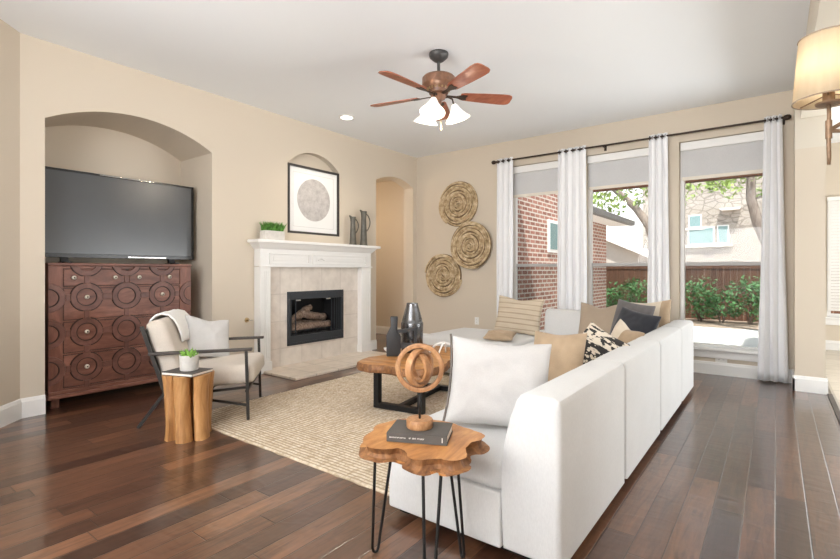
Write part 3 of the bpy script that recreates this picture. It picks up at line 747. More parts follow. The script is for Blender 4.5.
bm = B(); lathe(bm, [(.001, 0), (.03, 0), (.028, .006), (.012, .009), (.010, .03), (.012, .04), (.001, .042)], 20); bmesh.ops.transform(bm, matrix=Matrix.Rotation(PI / 2, 4, 'Y'), verts=bm.verts); obj('escutcheon', bm, M['brass'], gk, 'auto')
bm = B(); tube(bm, [(.035, 0, 0), (.075, .0, 0)], .005, 8); tube(bm, [(.075, -.022, 0), (.075, .022, 0)], .005, 8); obj('key', bm, M['chrome'], gk, True)

# art in niche
af = thing('framed_print', 'black framed print of a speckled grey circle above the mantel', 'picture', (XL - .03, 4.21, 1.686))
hw, hh = .438, .886
bm = B()
for q in ((-hw, -hw + .028, 0, hh), (hw - .028, hw, 0, hh), (-hw + .028, hw - .028, 0, .028), (-hw + .028, hw - .028, hh - .028, hh)): box(bm, 0, .035, q[0], q[1], q[2], q[3], .003)
obj('frame', bm, M['frame_black'], af)
bm = B(); box(bm, .006, .012, -hw + .028, hw - .028, .028, hh - .028); o = obj('mat_board', bm, M['mat_board'], af)
bm = B(); lathe(bm, [(.001, 0), (.28, 0), (.28, .002), (.001, .002)], 64); bmesh.ops.transform(bm, matrix=Matrix.Translation((.0125, 0, hh / 2 + .015)) @ Matrix.Rotation(PI / 2, 4, 'Y'), verts=bm.verts)
obj('circle_print', bm, M['print'], o)
bm = B(); i1 = .09
for q in ((-hw + i1, -hw + i1 + .004, i1, hh - i1), (hw - i1 - .004, hw - i1, i1, hh - i1), (-hw + i1, hw - i1, i1, i1 + .004), (-hw + i1, hw - i1, hh - i1 - .004, hh - i1)): box(bm, .0122, .0132, *q)
obj('mat_line', bm, M['grey_line'] if 'grey_line' in M else plain('grey_line', (.55, .54, .53), .8), o)

# mantel objects
pl = thing('grass_planter', 'white box planter of green grass on the mantel shelf', 'plant', (-4.80, 3.455, 1.569))
bm = B(); box(bm, -.055, .055, -.138, .138, 0, .108, .006); obj('planter_box', bm, M['concrete_pot'], pl)
rnd = random.Random(4); bm = B()
for k in range(520):
    x, y = rnd.uniform(-.045, .045), rnd.uniform(-.126, .126); h = rnd.uniform(.07, .125); dx, dy = rnd.gauss(0, .03), rnd.gauss(0, .035); a = rnd.uniform(0, 6.28); wx, wy = .0035 * math.cos(a), .0035 * math.sin(a)
    p = [(x - wx, y - wy, .104), (x + wx, y + wy, .104), (x + dx * .5 + wx, y + dy * .5 + wy, .104 + h * .6), (x + dx * .5 - wx, y + dy * .5 - wy, .104 + h * .6)]
    v = [bm.verts.new(q) for q in p]; bm.faces.new(v); bm.faces.new((v[3], v[2], bm.verts.new((x + dx, y + dy, .104 + h))))
obj('grass', bm, M['grassblade'], pl, recalc=False)
def pitcher(y, h, rb, lab, hs):
    r = thing('metal_pitcher', lab, 'pitcher', (-4.80, y, 1.569), 0, 'slender zinc pitchers on the mantel')
    prof = [(.001, 0), (rb, 0), (rb, .012), (rb * .9, .02), (rb * .72, h * .5), (rb * .62, h * .8), (rb * .72, h * .92), (rb * .8, h), (rb * .7, h), (rb * .6, h * .93), (.001, h * .9)]
    bm = B(); lathe(bm, prof, 24); obj('body', bm, M['zinc'], r, 'auto')
    bm = B(); pts = []
    for k in range(13):
        t = k / 12; pts.append((0, rb * .66 + hs * math.sin(PI * t) ** .7 * (1 - .25 * t), h * .95 - t * h * .55))
    tube(bm, pts, .008, 8); obj('handle', bm, M['zinc'], r, True)
    bm = B(); prism(bm, [(-rb * .45, h - .004), (-rb * 1.25, h + .016), (-rb * .5, h - .05)], 0, -.014, .014); obj('spout', bm, M['zinc'], r)
pitcher(4.80, .40, .054, 'shorter slender zinc pitcher on the mantel nearest the framed print', .085)
pitcher(5.02, .50, .058, 'taller slender zinc pitcher at the end of the mantel by the archway', .11)

# ------------------------------------------------------------------ wall discs, outlets
def disc(x, z, R, yo, lab, seed):
    r = thing('woven_disc', lab, 'wall decor', (x, YW - yo, z), 0, 'woven spiral wall discs'); rnd = random.Random(seed)
    turns = 5.0; cols = (M['fibre'], M['fibre2'])
    bm = B(); lathe(bm, [(.001, 0), (R * .97, 0), (R * .97, .006), (.001, .006)], 40); bmesh.ops.transform(bm, matrix=Matrix.Translation((0, 0, 0)) @ Matrix.Rotation(PI / 2, 4, 'X'), verts=bm.verts)
    obj('backing', bm, M['fibre2'], r)
    bm = B()
    for strand in range(2):
        pts, rs = [], []; n = 560
        for k in range(n):
            t = k / (n - 1); a = 2 * PI * turns * t + strand * 3.1 + seed
            rr = .018 + (R - .03) * t + .014 * math.sin(a * 1.31 + strand * 2) * min(1, 3 * t) * (1 - .5 * t)
            sq = 1 + .06 * math.sin(a + seed) * (1 - t)
            pts.append((rr * math.cos(a) * sq, -.016 - .010 * math.sin(a * 2.3 + strand * 2.1), rr * math.sin(a) / sq)); rs.append(.0165 + .004 * math.sin(a * 2.7 + strand))
        tube(bm, pts, rs, 6)
    obj('coiled_rope', bm, M['fibre'], r, True)
M['fibre2'] = plain('dark_fibre', (.20, .135, .075), .9, var=.25, scale=30)
disc(-4.07, 2.275, .375, .012, 'highest woven spiral disc on the beige wall', 1)
disc(-3.81, 1.60, .38, .062, 'middle woven spiral disc, nearest the first curtain', 2)
disc(-4.36, 1.125, .365, .012, 'lowest woven spiral disc, nearest the corner archway', 3)
def outlet(x, z, lab, horiz=False):
    r = thing('wall_outlet', lab, 'outlet', (x, YW - .0005, z)); a, b = (.058, .036) if horiz else (.036, .058)
    bm = B(); box(bm, -a, a, -.006, 0, -b, b, .002); obj('cover_plate', bm, M['vent'], r)
    for s in (-1, 1):
        bm = B(); cx, cz = (s * .022, 0) if horiz else (0, s * .022); box(bm, cx - .014, cx + .014, -.008, -.006, cz - .014, cz + .014, .003); o = obj('socket', bm, M['vent'], r)
        bm = B()
        for q in (-.005, .005): box(bm, cx + q - .0012, cx + q + .0012, -.0086, -.008, cz - .005, cz + .005)
        obj('slots', bm, M['slot'], o)
outlet(-3.735, .42, 'white wall outlet above the sofa chaise, below the woven discs')
outlet(-.50, .178, 'white outlet under the sill of the window beside the pier', True)

# ------------------------------------------------------------------ dresser and television
DX, DY0, DY1 = -5.0, 1.329, 2.574
dr = thing('carved_dresser', 'carved reddish brown wooden dresser with ring fretwork in the wall niche', 'dresser', (-5.21, (DY0 + DY1) / 2, 0))
cy = (DY0 + DY1) / 2; f0 = .21
hw = (DY1 - DY0) / 2
bm = B(); box(bm, -.21, f0 - .012, -hw + .012, hw - .012, .10, 1.245, .004); obj('carcass', bm, M['dresser_vert'], dr)
bm = B(); box(bm, -.215, f0 + .012, -hw - .004, hw + .004, 1.245, 1.272, .006); obj('top', bm, M['dresser'], dr)
bm = B(); box(bm, -.215, f0 + .02, -hw - .006, hw + .006, .085, .118, .008); box(bm, -.21, f0 + .008, -hw, hw, .118, .15, .006); obj('base_moulding', bm, M['dresser'], dr)
for s in (-1, 1):
    bm = B(); a = (-hw, -hw + .107) if s < 0 else (hw - .117, hw)
    box(bm, f0 - .012, f0, a[0], a[1], .15, 1.245, .003); obj('stile', bm, M['dresser_vert'], dr)
    for xx in (-.17, .15):
        bm = B(); box(bm, xx - .03, xx + .03, s * (hw - .06) - .03, s * (hw - .06) + .03, 0, .086, .006); obj('foot', bm, M['dresser_vert'], dr)
rows = [(1.064, 1.218), (.765, 1.045), (.475, .745), (.17, .455)]
L0, L1 = DY0 + .107 - cy, DY1 - .117 - cy
bm = B(); box(bm, f0 - .0125, f0 - .0105, L0, L1, .155, 1.235); obj('drawer_gap_shade', bm, M['dark_line'], dr)  # dark sheet standing in for the shade in the drawer gaps
def knob(y, z, par):
    bm = B(); lathe(bm, [(.001, 0), (.019, 0), (.019, .008), (.014, .014), (.006, .016), (.001, .016)], 16); bmesh.ops.transform(bm, matrix=Matrix.Translation((f0 + .008, y, z)) @ Matrix.Rotation(PI / 2, 4, 'Y'), verts=bm.verts); kb = obj('knob', bm, M['pale_metal'], par, True)
    bm = B(); lathe(bm, [(.001, 0), (.0065, 0), (.005, .003), (.001, .004)], 12); bmesh.ops.transform(bm, matrix=Matrix.Translation((f0 + .0245, y, z)) @ Matrix.Rotation(PI / 2, 4, 'Y'), verts=bm.verts); obj('knob_stud', bm, M['dark_line'], par, True)
for za, zb in ((1.221, 1.243), (1.047, 1.061), (.748, .762), (.458, .472), (.15, .167)):
    bm = B(); box(bm, f0 - .011, f0 - .001, L0, L1, za, zb, .002); obj('rail', bm, M['dresser'], dr)
def drawer(a, b, z0, z1):
    bm = B(); box(bm, f0 - .01, f0 + .001, a + .002, b - .002, z0 + .003, z1 - .003, .004); return obj('drawer', bm, M['dresser'], dr)
d1 = drawer(L0 + .004, 1.94 - cy, *rows[0]); d2 = drawer(1.967 - cy, L1 - .004, *rows[0])
CYs = [1.615 - cy, 1.945 - cy, 2.275 - cy]; CZ = [1.28, .965, .65, .335]
dd = [drawer(L0 + .004, L1 - .004, *r_) for r_ in rows[1:]]
for u, par in ((1.515, d1), (1.845, d1), (2.055, d2), (2.345, d2)): knob(u - cy, 1.14, par)
for z, par in zip(CZ[1:], dd):
    knob(CYs[0], z, par); knob(CYs[2], z, par)
bm = B()
def ann(yc, zc, r0, r1, a0, a1, n=40):
    ring = []
    for k in range(n + 1):
        a = a0 + (a1 - a0) * k / n; c, s = math.cos(a), math.sin(a)
        ring.append([bm.verts.new((x, max(-hw + .003, min(hw - .003, yc + r * c)), min(1.243, zc + r * s))) for x, r in ((f0, r0), (f0 + .009, r0 + .004), (f0 + .009, r1 - .004), (f0, r1))])
    for A, D in zip(ring, ring[1:]):
        for k in range(3): bm.faces.new((A[k], A[k + 1], D[k + 1], D[k]))
for z in CZ[1:]:
    for y in CYs: ann(y, z, .078, .127, 0, 2 * PI)
    ann(-hw, z, .078, .127, -PI / 2, PI / 2, 20); ann(hw, z, .078, .127, PI / 2, 1.5 * PI, 20)
    for a, b in ((-hw + .126, CYs[0] - .126), (CYs[0] + .126, CYs[1] - .126), (CYs[1] + .126, CYs[2] - .126), (CYs[2] + .126, hw - .126)): box(bm, f0, f0 + .009, a, b, z - .026, z + .026, .003)
for y in CYs: ann(y, 1.28, .078, .127, PI + .27, 2 * PI - .27, 24)
for y in CYs:
    for za, zb in ((1.156, 1.09), (.84, .776), (.525, .461), (.21, .15)): box(bm, f0, f0 + .009, y - .02, y + .02, zb, za, .003)
def groove_shade(bm, yc, zc, r, a0, a1, wd=.006, n=40):  # near-black raised bands that imitate the shade along the carved edges
    ring = []
    for k in range(n + 1):
        a = a0 + (a1 - a0) * k / n; c, s_ = math.cos(a), math.sin(a)
        ring.append([bm.verts.new((x, max(-hw + .003, min(hw - .003, yc + q * c)), min(1.243, zc + q * s_))) for x, q in ((f0, r - wd), (f0 + .0102, r - wd * .5), (f0 + .0102, r + wd * .5), (f0, r + wd))])
    for A, D in zip(ring, ring[1:]):
        for k in range(3): bm.faces.new((A[k], A[k + 1], D[k + 1], D[k])).material_index = 1
g0 = .25
for z in CZ[1:]:
    for y in CYs:
        groove_shade(bm, y, z, .079, 0, 2 * PI)
        for q in range(4): groove_shade(bm, y, z, .127, q * PI / 2 + g0, (q + 1) * PI / 2 - g0, n=14)
    groove_shade(bm, -hw, z, .079, -PI / 2, PI / 2); groove_shade(bm, hw, z, .079, PI / 2, 1.5 * PI)
for y in CYs: groove_shade(bm, y, 1.28, .127, PI + .3, 1.5 * PI - g0, n=12); groove_shade(bm, y, 1.28, .127, 1.5 * PI + g0, 2 * PI - .3, n=12)
obj('fretwork', bm, [M['fret'], M['dark_line']], dr)
# television
tv = thing('flat_television', 'large flat black television on the carved dresser', 'television', (-5.20, 1.985, 1.273))
bm = B(); tw, z0, z1 = .72, .052, .86
box(bm, -.045, 0, -tw, tw, z0, z1, .006); obj('housing', bm, M['tv_black'], tv)
bm = B()
for q in ((-tw, -tw + .022, z0, z1), (tw - .03, tw, z0, z1), (-tw + .022, tw - .03, z0, z0 + .038), (-tw + .022, tw - .03, z1 - .02, z1)): box(bm, 0, .006, *q, .002)
obj('bezel', bm, M['tv_black'], tv)
bm = B(); box(bm, 0, .0025, -tw + .022, tw - .03, z0 + .038, z1 - .02); obj('screen', bm, M['tv_screen'], tv)
bm = B(); box(bm, .006, .0075, .05, .42, z0 + .009, z0 + .017); box(bm, .006, .0075, -.2, .3, z1 - .010, z1 - .005); obj('bezel_glint', bm, M['chrome'], tv)  # bright steel strips shaped as the glints along the bezel
for y in (-.48, .48):
    bm = B(); prism(bm, [(-.03, 0.0), (.03, 0.0), (.03, .01), (.0, .06), (-.03, .06)], 1, y - .03, y + .03); box(bm, -.11, .13, y - .02, y + .02, 0, .012, .004); obj('foot', bm, M['tv_black'], tv)

# ------------------------------------------------------------------ rug
bm = B(); rx0, rx1, ry0, ry1 = -3.87, -1.36, 1.915, 4.95
nu, nv = 130, 420; grid = []; rnd = random.Random(2)
for j in range(nv + 1):
    row = []
    y = ry0 + (ry1 - ry0) * j / nv
    for i in range(nu + 1):
        x = rx0 + (rx1 - rx0) * i / nu
        k = y / .0305; b = .5 + .5 * math.sin(2 * PI * k)
        bead = .5 + .5 * math.sin(2 * PI * (x / .045 + .5 * (int(math.floor(k + .25)) % 2)) + 3 * noise.noise((x * 4, k, 0)))
        z = .007 + .007 * b * (.45 + .55 * bead) + .0015 * noise.noise((x * 30, y * 30, 0))
        jx = .010 * noise.noise((y * 14, 3, 0)) if i in (0, nu) else 0; jy = .010 * noise.noise((x * 11, 7, 0)) if j in (0, nv) else 0
        if i in (0, nu) or j in (0, nv): z = .001
        row.append(bm.verts.new((x + jx + .05 * (y - ry0) * -.35, y + jy, z)))
    grid.append(row)
for j in range(nv):
    for i in range(nu): bm.faces.new((grid[j][i], grid[j][i + 1], grid[j + 1][i + 1], grid[j + 1][i]))
tag(obj('jute_rug', bm, M['jute'], None, True), 'natural braided jute rug under the coffee table', 'rug')

# ------------------------------------------------------------------ sofa
XO = -.655
sf = thing('sectional_sofa', 'large white linen sectional sofa with chaise along the windows', 'sofa', (-1.09, 1.755, 0))
ox, oy = -1.09, 1.755
def SX(x): return x - ox
def SY(y): return y - oy
def soft(bm, amp=.004, sc_=3.0, seed=0):
    for v in bm.verts:
        n = noise.noise_vector(v.co * sc_ + Vector((seed, seed * 2, 0))); v.co += n * amp
def backrest(y0, y1, wide=True):
    bm = B(); prof = [(XO, .05), (XO, .672), (XO - .010, .696), (XO - .032, .706), (XO - .13, .706), (XO - .172, .697), (XO - .190, .674), (XO - .21, .60), (XO - .234, .50), (XO - .248, .40), (XO - .25, .28), (XO - .25, .05)]
    prism(bm, [(SX(a), b) for a, b in prof], 1, SY(y0 + .007), SY(y1 - .007))
    ends = [e for e in bm.edges if abs(e.verts[0].co.y - e.verts[1].co.y) < 1e-5]
    bmesh.ops.bevel(bm, geom=ends, offset=.024, segments=3, profile=.5, affect='EDGES')
    obj('backrest', bm, M['sofa'], sf, 'auto')
ends = [1.755, 2.75, 3.745, 4.70, 5.45]
for a, b in zip(ends, ends[1:]): backrest(a, b)
def seat(x0, x1, y0, y1, z0, z1, bev=.045, n='seat_cushion'):
    bm = B(); box(bm, SX(x0), SX(x1), SY(y0), SY(y1), z0, z1, bev, 4)
    cx, cy_ = (SX(x0) + SX(x1)) / 2, (SY(y0) + SY(y1)) / 2
    bmesh.ops.subdivide_edges(bm, edges=[e for e in bm.edges if e.calc_length() > .3], cuts=6, use_grid_fill=True)
    for v in bm.verts:
        if v.co.z > (z0 + z1) / 2: v.co.z += .018 * max(0, 1 - ((v.co.x - cx) / ((x1 - x0) / 2)) ** 2) * max(0, 1 - ((v.co.y - cy_) / ((y1 - y0) / 2)) ** 2)
    obj(n, bm, M['sofa'], sf, 'auto')
def sbase(x0, x1, y0, y1):
    bm = B(); box(bm, SX(x0), SX(x1), SY(y0), SY(y1), .05, .282, .012, 3); obj('base', bm, M['sofa'], sf, 'auto')
for a, b in zip(ends[:3], ends[1:4]):
    yb = min(b, 4.47)
    seat(-1.515, XO - .235, a + .003, yb - .003, .28, .425); sbase(-1.515, XO - .252, a + .003, yb - .003)
# chaise run along the windows
seat(-2.14, XO - .235, 4.475, 5.22, .28, .43); sbase(-2.14, XO - .252, 4.475, 5.44)
seat(-3.38, -2.146, 4.45, 5.46, .25, .445, .06, 'ottoman_cushion'); sbase(-3.38, -2.146, 4.455, 5.455)
bm = B(); prof = [(5.45, .28), (5.45, .71), (5.43, .745), (5.40, .757), (5.32, .757), (5.28, .745), (5.26, .71), (5.225, .42), (5.225, .28)]
prism(bm, [(SY(a), b) for a, b in prof], 0, SX(-2.14), SX(XO - .255)); bevel_sharp(bm, .014, 3, 60); obj('chaise_backrest', bm, M['sofa'], sf, 'auto')
for x, y in ((-1.45, 1.83), (-.73, 1.83), (-.73, 3.70), (-.73, 5.36), (-1.45, 3.70), (-2.1, 5.36), (-2.1, 4.55), (-3.3, 4.55), (-3.3, 5.36)):
    bm = B(); z0 = .019 if (x < -1.3 and y < 4.9) else 0
    box(bm, SX(x - .03), SX(x + .03), SY(y - .03), SY(y + .03), z0, .052, .004); obj('leg', bm, M['black_metal'], sf)
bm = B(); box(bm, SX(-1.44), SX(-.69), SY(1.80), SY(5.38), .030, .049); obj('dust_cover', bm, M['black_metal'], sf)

# pillows
def pillow(name, lab, wd, ht, th, loc, az, lean, mat, roll=0, pipe=None, dent=0, seed=0, group='throw pillows on the sofa', pipe_sides=None, cat='pillow', flap=None):
    n = 22; bm = B(); rnd = random.Random(seed); top, bot = {}, {}
    def P(i, j, s):
        u, v = -1 + 2 * i / n, -1 + 2 * j / n
        k = .07
        x = wd / 2 * u * (1 - k * (1 - v * v)); y = ht / 2 * v * (1 - k * (1 - u * u)) + ht / 2
        if dent: y -= dent * max(0, v) ** 2 * math.exp(-(u / .45) ** 2)
        t = th / 2 * ((1 - abs(u) ** 2.4) * (1 - abs(v) ** 2.4)) ** .55
        q = noise.noise((u * 2.2 + seed * 3.1, v * 2.2 + s * 5, seed)) * .16 + noise.noise((u * 5 + seed, v * 5, s * 3 + seed)) * .09
        return Vector((x, y, s * (t * (1 + q) + .002)))
    for s, D in ((1, top), (-1, bot)):
        for i in range(n + 1):
            for j in range(n + 1):
                edge = i in (0, n) or j in (0, n)
                if edge and s < 0: D[i, j] = top[i, j]; continue
                p = P(i, j, s)
                if edge: p.z = 0
                D[i, j] = bm.verts.new(p)
    for D, fl in ((top, 0), (bot, 1)):
        for i in range(n):
            for j in range(n):
                q = [D[i, j], D[i + 1, j], D[i + 1, j + 1], D[i, j + 1]]
                f = bm.faces.new(q[::-1] if fl else q)
                if flap and (i + .5) / n > flap: f.material_index = 1
    nh_ = Vector((math.cos(az), math.sin(az), 0)); wdv = Vector((-math.sin(az), math.cos(az), 0)); z = Vector((0, 0, 1))
    up = z * math.cos(lean) - nh_ * math.sin(lean); nm = nh_ * math.cos(lean) + z * math.sin(lean)
    R = Matrix((wdv, up, nm)).transposed()
    R = Matrix.Rotation(roll, 3, nm) @ R
    r = thing(name, lab, cat, loc, 0, group); r.rotation_euler = R.to_euler()
    per = [top[i, 0].co.copy() for i in range(n)] + [top[n, j].co.copy() for j in range(n)] + [top[i, n].co.copy() for i in range(n, 0, -1)] + [top[0, j].co.copy() for j in range(n, 0, -1)]
    side = {'L': [top[0, j].co.copy() for j in range(n + 1)], 'R': [top[n, j].co.copy() for j in range(n + 1)]}
    o = obj('cushion', bm, mat, r, True)
    m = o.modifiers.new('sub', 'SUBSURF'); m.levels = 1; m.render_levels = 1
    if pipe:
        bm = B()
        if pipe_sides: tube(bm, side[pipe_sides], .006, 6)
        else: tube(bm, per, .005, 6, True)
        obj('piping', bm, pipe, o, True)
    return r
AZ = math.radians
pillow('throw_pillow', 'large white pillow with dark edge at the near end of the sofa', .52, .45, .18, (-1.07, 2.035, .435), AZ(-60), AZ(20), M['pink_white'], AZ(-4), M['brown_pipe'], .02, 1, pipe_sides='L')
pillow('throw_pillow', 'tan velvet pillow just behind the large white pillow', .36, .42, .14, (-1.09, 2.80, .43), AZ(-92), AZ(22), M['tan_velvet'], AZ(2), None, .01, 2)
pillow('throw_pillow', 'black and cream woven pillow leaning on the sofa back', .44, .42, .14, (-1.13, 3.33, .43), AZ(-118), AZ(30), M['weave'], AZ(-18), None, .0, 3)
pillow('throw_pillow', 'small gold and cream pillow behind the black and cream woven one', .36, .36, .13, (-1.06, 4.02, .44), AZ(-130), AZ(20), [M['cream_fab'], M['tan_velvet']], AZ(-14), None, .03, 4, flap=.5)
pillow('throw_pillow', 'charcoal navy pillow against the sofa back in front of the grey one', .46, .45, .15, (-1.11, 4.50, .435), AZ(-118), AZ(24), M['navy_fab'], AZ(-8), None, .0, 5)
pillow('throw_pillow', 'grey velvet pillow peeking out behind the charcoal one', .46, .48, .14, (-1.18, 4.88, .44), AZ(-118), AZ(14), M['gray_fab'], AZ(-6), None, .0, 6)
pillow('throw_pillow', 'tan and cream pillow in the far corner of the sofa', .50, .48, .13, (-1.02, 5.10, .44), AZ(-108), AZ(12), [M['cream_fab'], M['tan_velvet']], AZ(6), None, .01, 7, flap=.8)
pillow('throw_pillow', 'plain taupe pillow leaning on the chaise backrest', .50, .46, .15, (-1.47, 5.03, .43), AZ(-98), AZ(16), M['taupe_fab'], AZ(1), None, .05, 8)
pillow('throw_pillow', 'striped tan pillow at the open end of the chaise backrest', .60, .46, .15, (-2.44, 5.12, .452), AZ(-88), AZ(14), M['stripe'], AZ(-3), None, .03, 9)
pillow('throw_pillow', 'small tan lumbar pillow lying on the chaise seat', .34, .20, .09, (-2.36, 4.50, .475), AZ(-80), AZ(72), M['tan_velvet'], 0, None, 0, 10)

# ------------------------------------------------------------------ live-edge slabs
def slab(name, outline, z0, z1, mats, parent, seed, rough=.012, mid_in=.0):
    """irregular live-edge plank: bulging, pitted rim"""
    n0 = len(outline); pts = []
    per = 6
    for i in range(n0):
        p0, p1, p2, p3 = [Vector((*outline[(i + k) % n0], 0)) for k in (-1, 0, 1, 2)]
        for k in range(per):
            t = k / per; t2, t3 = t * t, t ** 3
            pts.append(.5 * ((2 * p1) + (-p0 + p2) * t + (2 * p0 - 5 * p1 + 4 * p2 - p3) * t2 + (-p0 + 3 * p1 - 3 * p2 + p3) * t3))
    n = len(pts); bm = B(); c = sum(pts, Vector()) / n
    levels = [(0.0, .018), (.08, .004), (.35, -.006), (.65, -.002), (.9, .002), (1.0, .012)]
    rings = []
    for li, (t, inn) in enumerate(levels):
        ring = []
        for i, p in enumerate(pts):
            tan = (pts[(i + 1) % n] - pts[i - 1]).normalized(); nrm = Vector((tan.y, -tan.x, 0))
            q = noise.noise((p.x * 16 + seed, p.y * 16, t * 3)) * rough + noise.noise((p.x * 55, p.y * 55 + seed, t * 4)) * rough * .5
            if t in (0.0,): q -= .012 * (1 + noise.noise((p.x * 20, p.y * 20, seed)))
            z = z0 + (z1 - z0) * t
            if t == 0: z += .010 * noise.noise((p.x * 18, p.y * 18, seed + 4))
            ring.append(bm.verts.new(p + nrm * (-inn + q) + Vector((0, 0, z))))
        rings.append(ring)
    area2 = sum(pts[i].x * pts[(i + 1) % n].y - pts[(i + 1) % n].x * pts[i].y for i in range(n))
    for A, D in zip(rings, rings[1:]):
        for k in range(n):
            f = bm.faces.new((A[k], A[(k + 1) % n], D[(k + 1) % n], D[k])); f.material_index = 1
    for ring in (rings[0], rings[-1]):
        tr = tessellate_polygon([[Vector((v.co.x, v.co.y, 0)) for v in ring]])
        for t in tr: bm.faces.new([ring[i] for i in t])
    return obj(name, bm, mats, parent, 'auto')

# coffee table
ct = thing('coffee_table', 'live-edge wooden coffee table on black metal frames', 'coffee table', (-2.62, 3.50, .016), AZ(9))
co = [(-.41, -.48), (-.37, -.58), (-.22, -.64), (-.05, -.61), (.12, -.66), (.30, -.62), (.38, -.50), (.40, -.30), (.36, -.1), (.40, .12), (.43, .32), (.38, .52), (.22, .62), (.02, .60), (-.16, .64), (-.32, .58), (-.40, .42), (-.38, .2), (-.33, .0), (-.37, -.18), (-.43, -.34)]
slab('tabletop', [(x * .93 + .01, y * .93) for x, y in co], .335, .405, [M['slab_top'], M['bark']], ct, 5, .010)
for y in (-.40, .40):
    bm = B()
    for q in ((-.24, -.19, 0.0, .335), (.19, .24, 0.0, .335)): box(bm, q[0], q[1], y - .03, y + .03, q[2], q[3], .003)
    box(bm, -.19, .19, y - .03, y + .03, 0, .045, .003); box(bm, -.19, .19, y - .03, y + .03, .30, .335, .003)
    obj('leg_frame', bm, M['black_metal'], ct)
bm = B(); box(bm, -.025, .025, -.37, .37, .003, .043, .003); obj('stretcher', bm, M['black_metal'], ct)
ZT_ = .423
tvz = thing('tall_vase', 'tall shouldered gunmetal black vase on the coffee table', 'vase', (-2.80, 3.60, ZT_))
bm = B(); lathe(bm, [(.001, 0), (.095, 0), (.103, .01), (.105, .20), (.108, .27), (.105, .285), (.100, .29), (.094, .32), (.072, .40), (.055, .455), (.056, .468), (.048, .468), (.045, .45), (.001, .42)], 36); obj('body', bm, M['glaze'], tvz, 'auto')
lv = thing('loop_vase', 'matte black square-handled vase in front of the tall vase', 'vase', (-2.745, 3.365, ZT_), AZ(40))
bm = B()
box(bm, -.035 + 0, .035, -.03, .03, 0, 0.001)
bm.free(); bm = B()
prism(bm, [(-.135, 0), (-.005, 0), (-.005, .19), (-.03, .21), (-.035, .25), (-.03, .36), (-.1, .36), (-.096, .27), (-.135, .19)], 1, -.034, .034); bevel_sharp(bm, .008, 2); obj('body', bm, M['black_ceramic'], lv, 'auto')
bm = B(); prism(bm, [(-.04, .235), (.145, .262), (.145, .235), (-.04, .205)], 1, -.022, .022)
prism(bm, [(.120, .245), (.145, .25), (.145, .08), (.120, .08)], 1, -.022, .022); prism(bm, [(-.03, .12), (.145, .11), (.145, .075), (-.03, .07)], 1, -.022, .022)
obj('loop_handle', bm, M['black_ceramic'], lv)
wb_ = thing('small_dish', 'small white dish beside the black square-handled vase', 'dish', (-2.965, 3.46, ZT_))
bm = B(); lathe(bm, [(.001, 0), (.03, 0), (.055, .022), (.06, .04), (.056, .04), (.05, .026), (.001, .012)], 24); obj('bowl', bm, M['white_ceramic'], wb_, True)
wl_ = thing('loop_ornament', 'white looped ribbon ornament lying on the coffee table by the white pillow', 'ornament', (-2.47, 3.66, ZT_), AZ(10))
bm = B(); pts = [(-.15 + .30 * k / 18, .01 * math.sin(k), .10 * math.sin(PI * k / 18) ** .7 + .01) for k in range(19)]; tube(bm, pts, .011, 8); obj('loop', bm, M['white_ceramic'], wl_, True)
bm = B(); pts = [(-.02 + .02 * math.sin(PI * k / 10), -.08 + .16 * k / 10, .10 * math.sin(PI * k / 10) ** .8 + .008) for k in range(11)]; tube(bm, pts, .008, 8); obj('loop', bm, M['white_ceramic'], wl_, True)

# near side table
st = thing('side_table', 'live-edge side table on black hairpin legs beside the sofa', 'side table', (-1.12, 1.50, 0))
out = [(-1.282, 1.324), (-1.325, 1.386), (-1.335, 1.448), (-1.370, 1.495), (-1.355, 1.602), (-1.31, 1.660), (-1.224, 1.700), (-1.148, 1.718), (-1.086, 1.705), (-1.003, 1.69), (-.945, 1.672), (-.930, 1.63), (-.945, 1.57), (-.93, 1.50), (-.885, 1.43), (-.905, 1.378), (-.948, 1.373), (-.978, 1.342), (-1.0, 1.312), (-1.041, 1.312), (-1.077, 1.348), (-1.138, 1.358), (-1.167, 1.322), (-1.226, 1.298)]
slab('tabletop', [((a + 1.12) * .955 + .006, (b - 1.50) * .955 + .006) for a, b in out], .497, .540, [M['slab'], M['bark']], st, 2, .008)
def hairpin(tops, foot):
    bm = B(); a, b = [Vector((x + 1.12, y - 1.5, .499)) for x, y in tops]; f = Vector((foot[0] + 1.12, foot[1] - 1.5, .006)); d = (a - b).normalized() * .010
    d.z = 0
    pts = [a, a.lerp(f + d * 1.3 + Vector((0, 0, .02)), .5), f + d * 1.3 + Vector((0, 0, .02)), f + d * .8 + Vector((0, 0, .004)), f, f - d * .8 + Vector((0, 0, .004)), f - d * 1.3 + Vector((0, 0, .02)), b.lerp(f - d * 1.3 + Vector((0, 0, .02)), .5), b]
    tube(bm, pts, .0062, 8); mx = (a + b) / 2; box(bm, mx.x - .045, mx.x + .045, mx.y - .045, mx.y + .045, .494, .498)
    obj('leg', bm, M['black_metal'], st, 'auto')
hairpin(((-1.31, 1.44), (-1.265, 1.50)), (-1.36, 1.494))
hairpin(((-1.035, 1.395), (-.975, 1.43)), (-.965, 1.335))
hairpin(((-1.075, 1.615), (-1.01, 1.585)), (-1.045, 1.685))
bk = thing('book', 'thick dark grey book under the ring sculpture on the side table', 'book', (-1.13, 1.508, .541), math.atan2(1.505 - 1.404, -1.011 + 1.226))
bw_, bd_, bh = .118, .082, .036
bm = B(); box(bm, -bw_, bw_, -bd_, bd_, 0, .004, .001); box(bm, -bw_, bw_, -bd_, bd_, bh - .004, bh, .001); box(bm, -bw_, bw_, -bd_, -bd_ + .004, .004, bh - .004); obj('cover', bm, M['book'], bk)
bm = B(); box(bm, -bw_ + .004, bw_ - .004, -bd_ + .004, bd_ - .004, .004, bh - .004); obj('pages', bm, M['page'], bk)
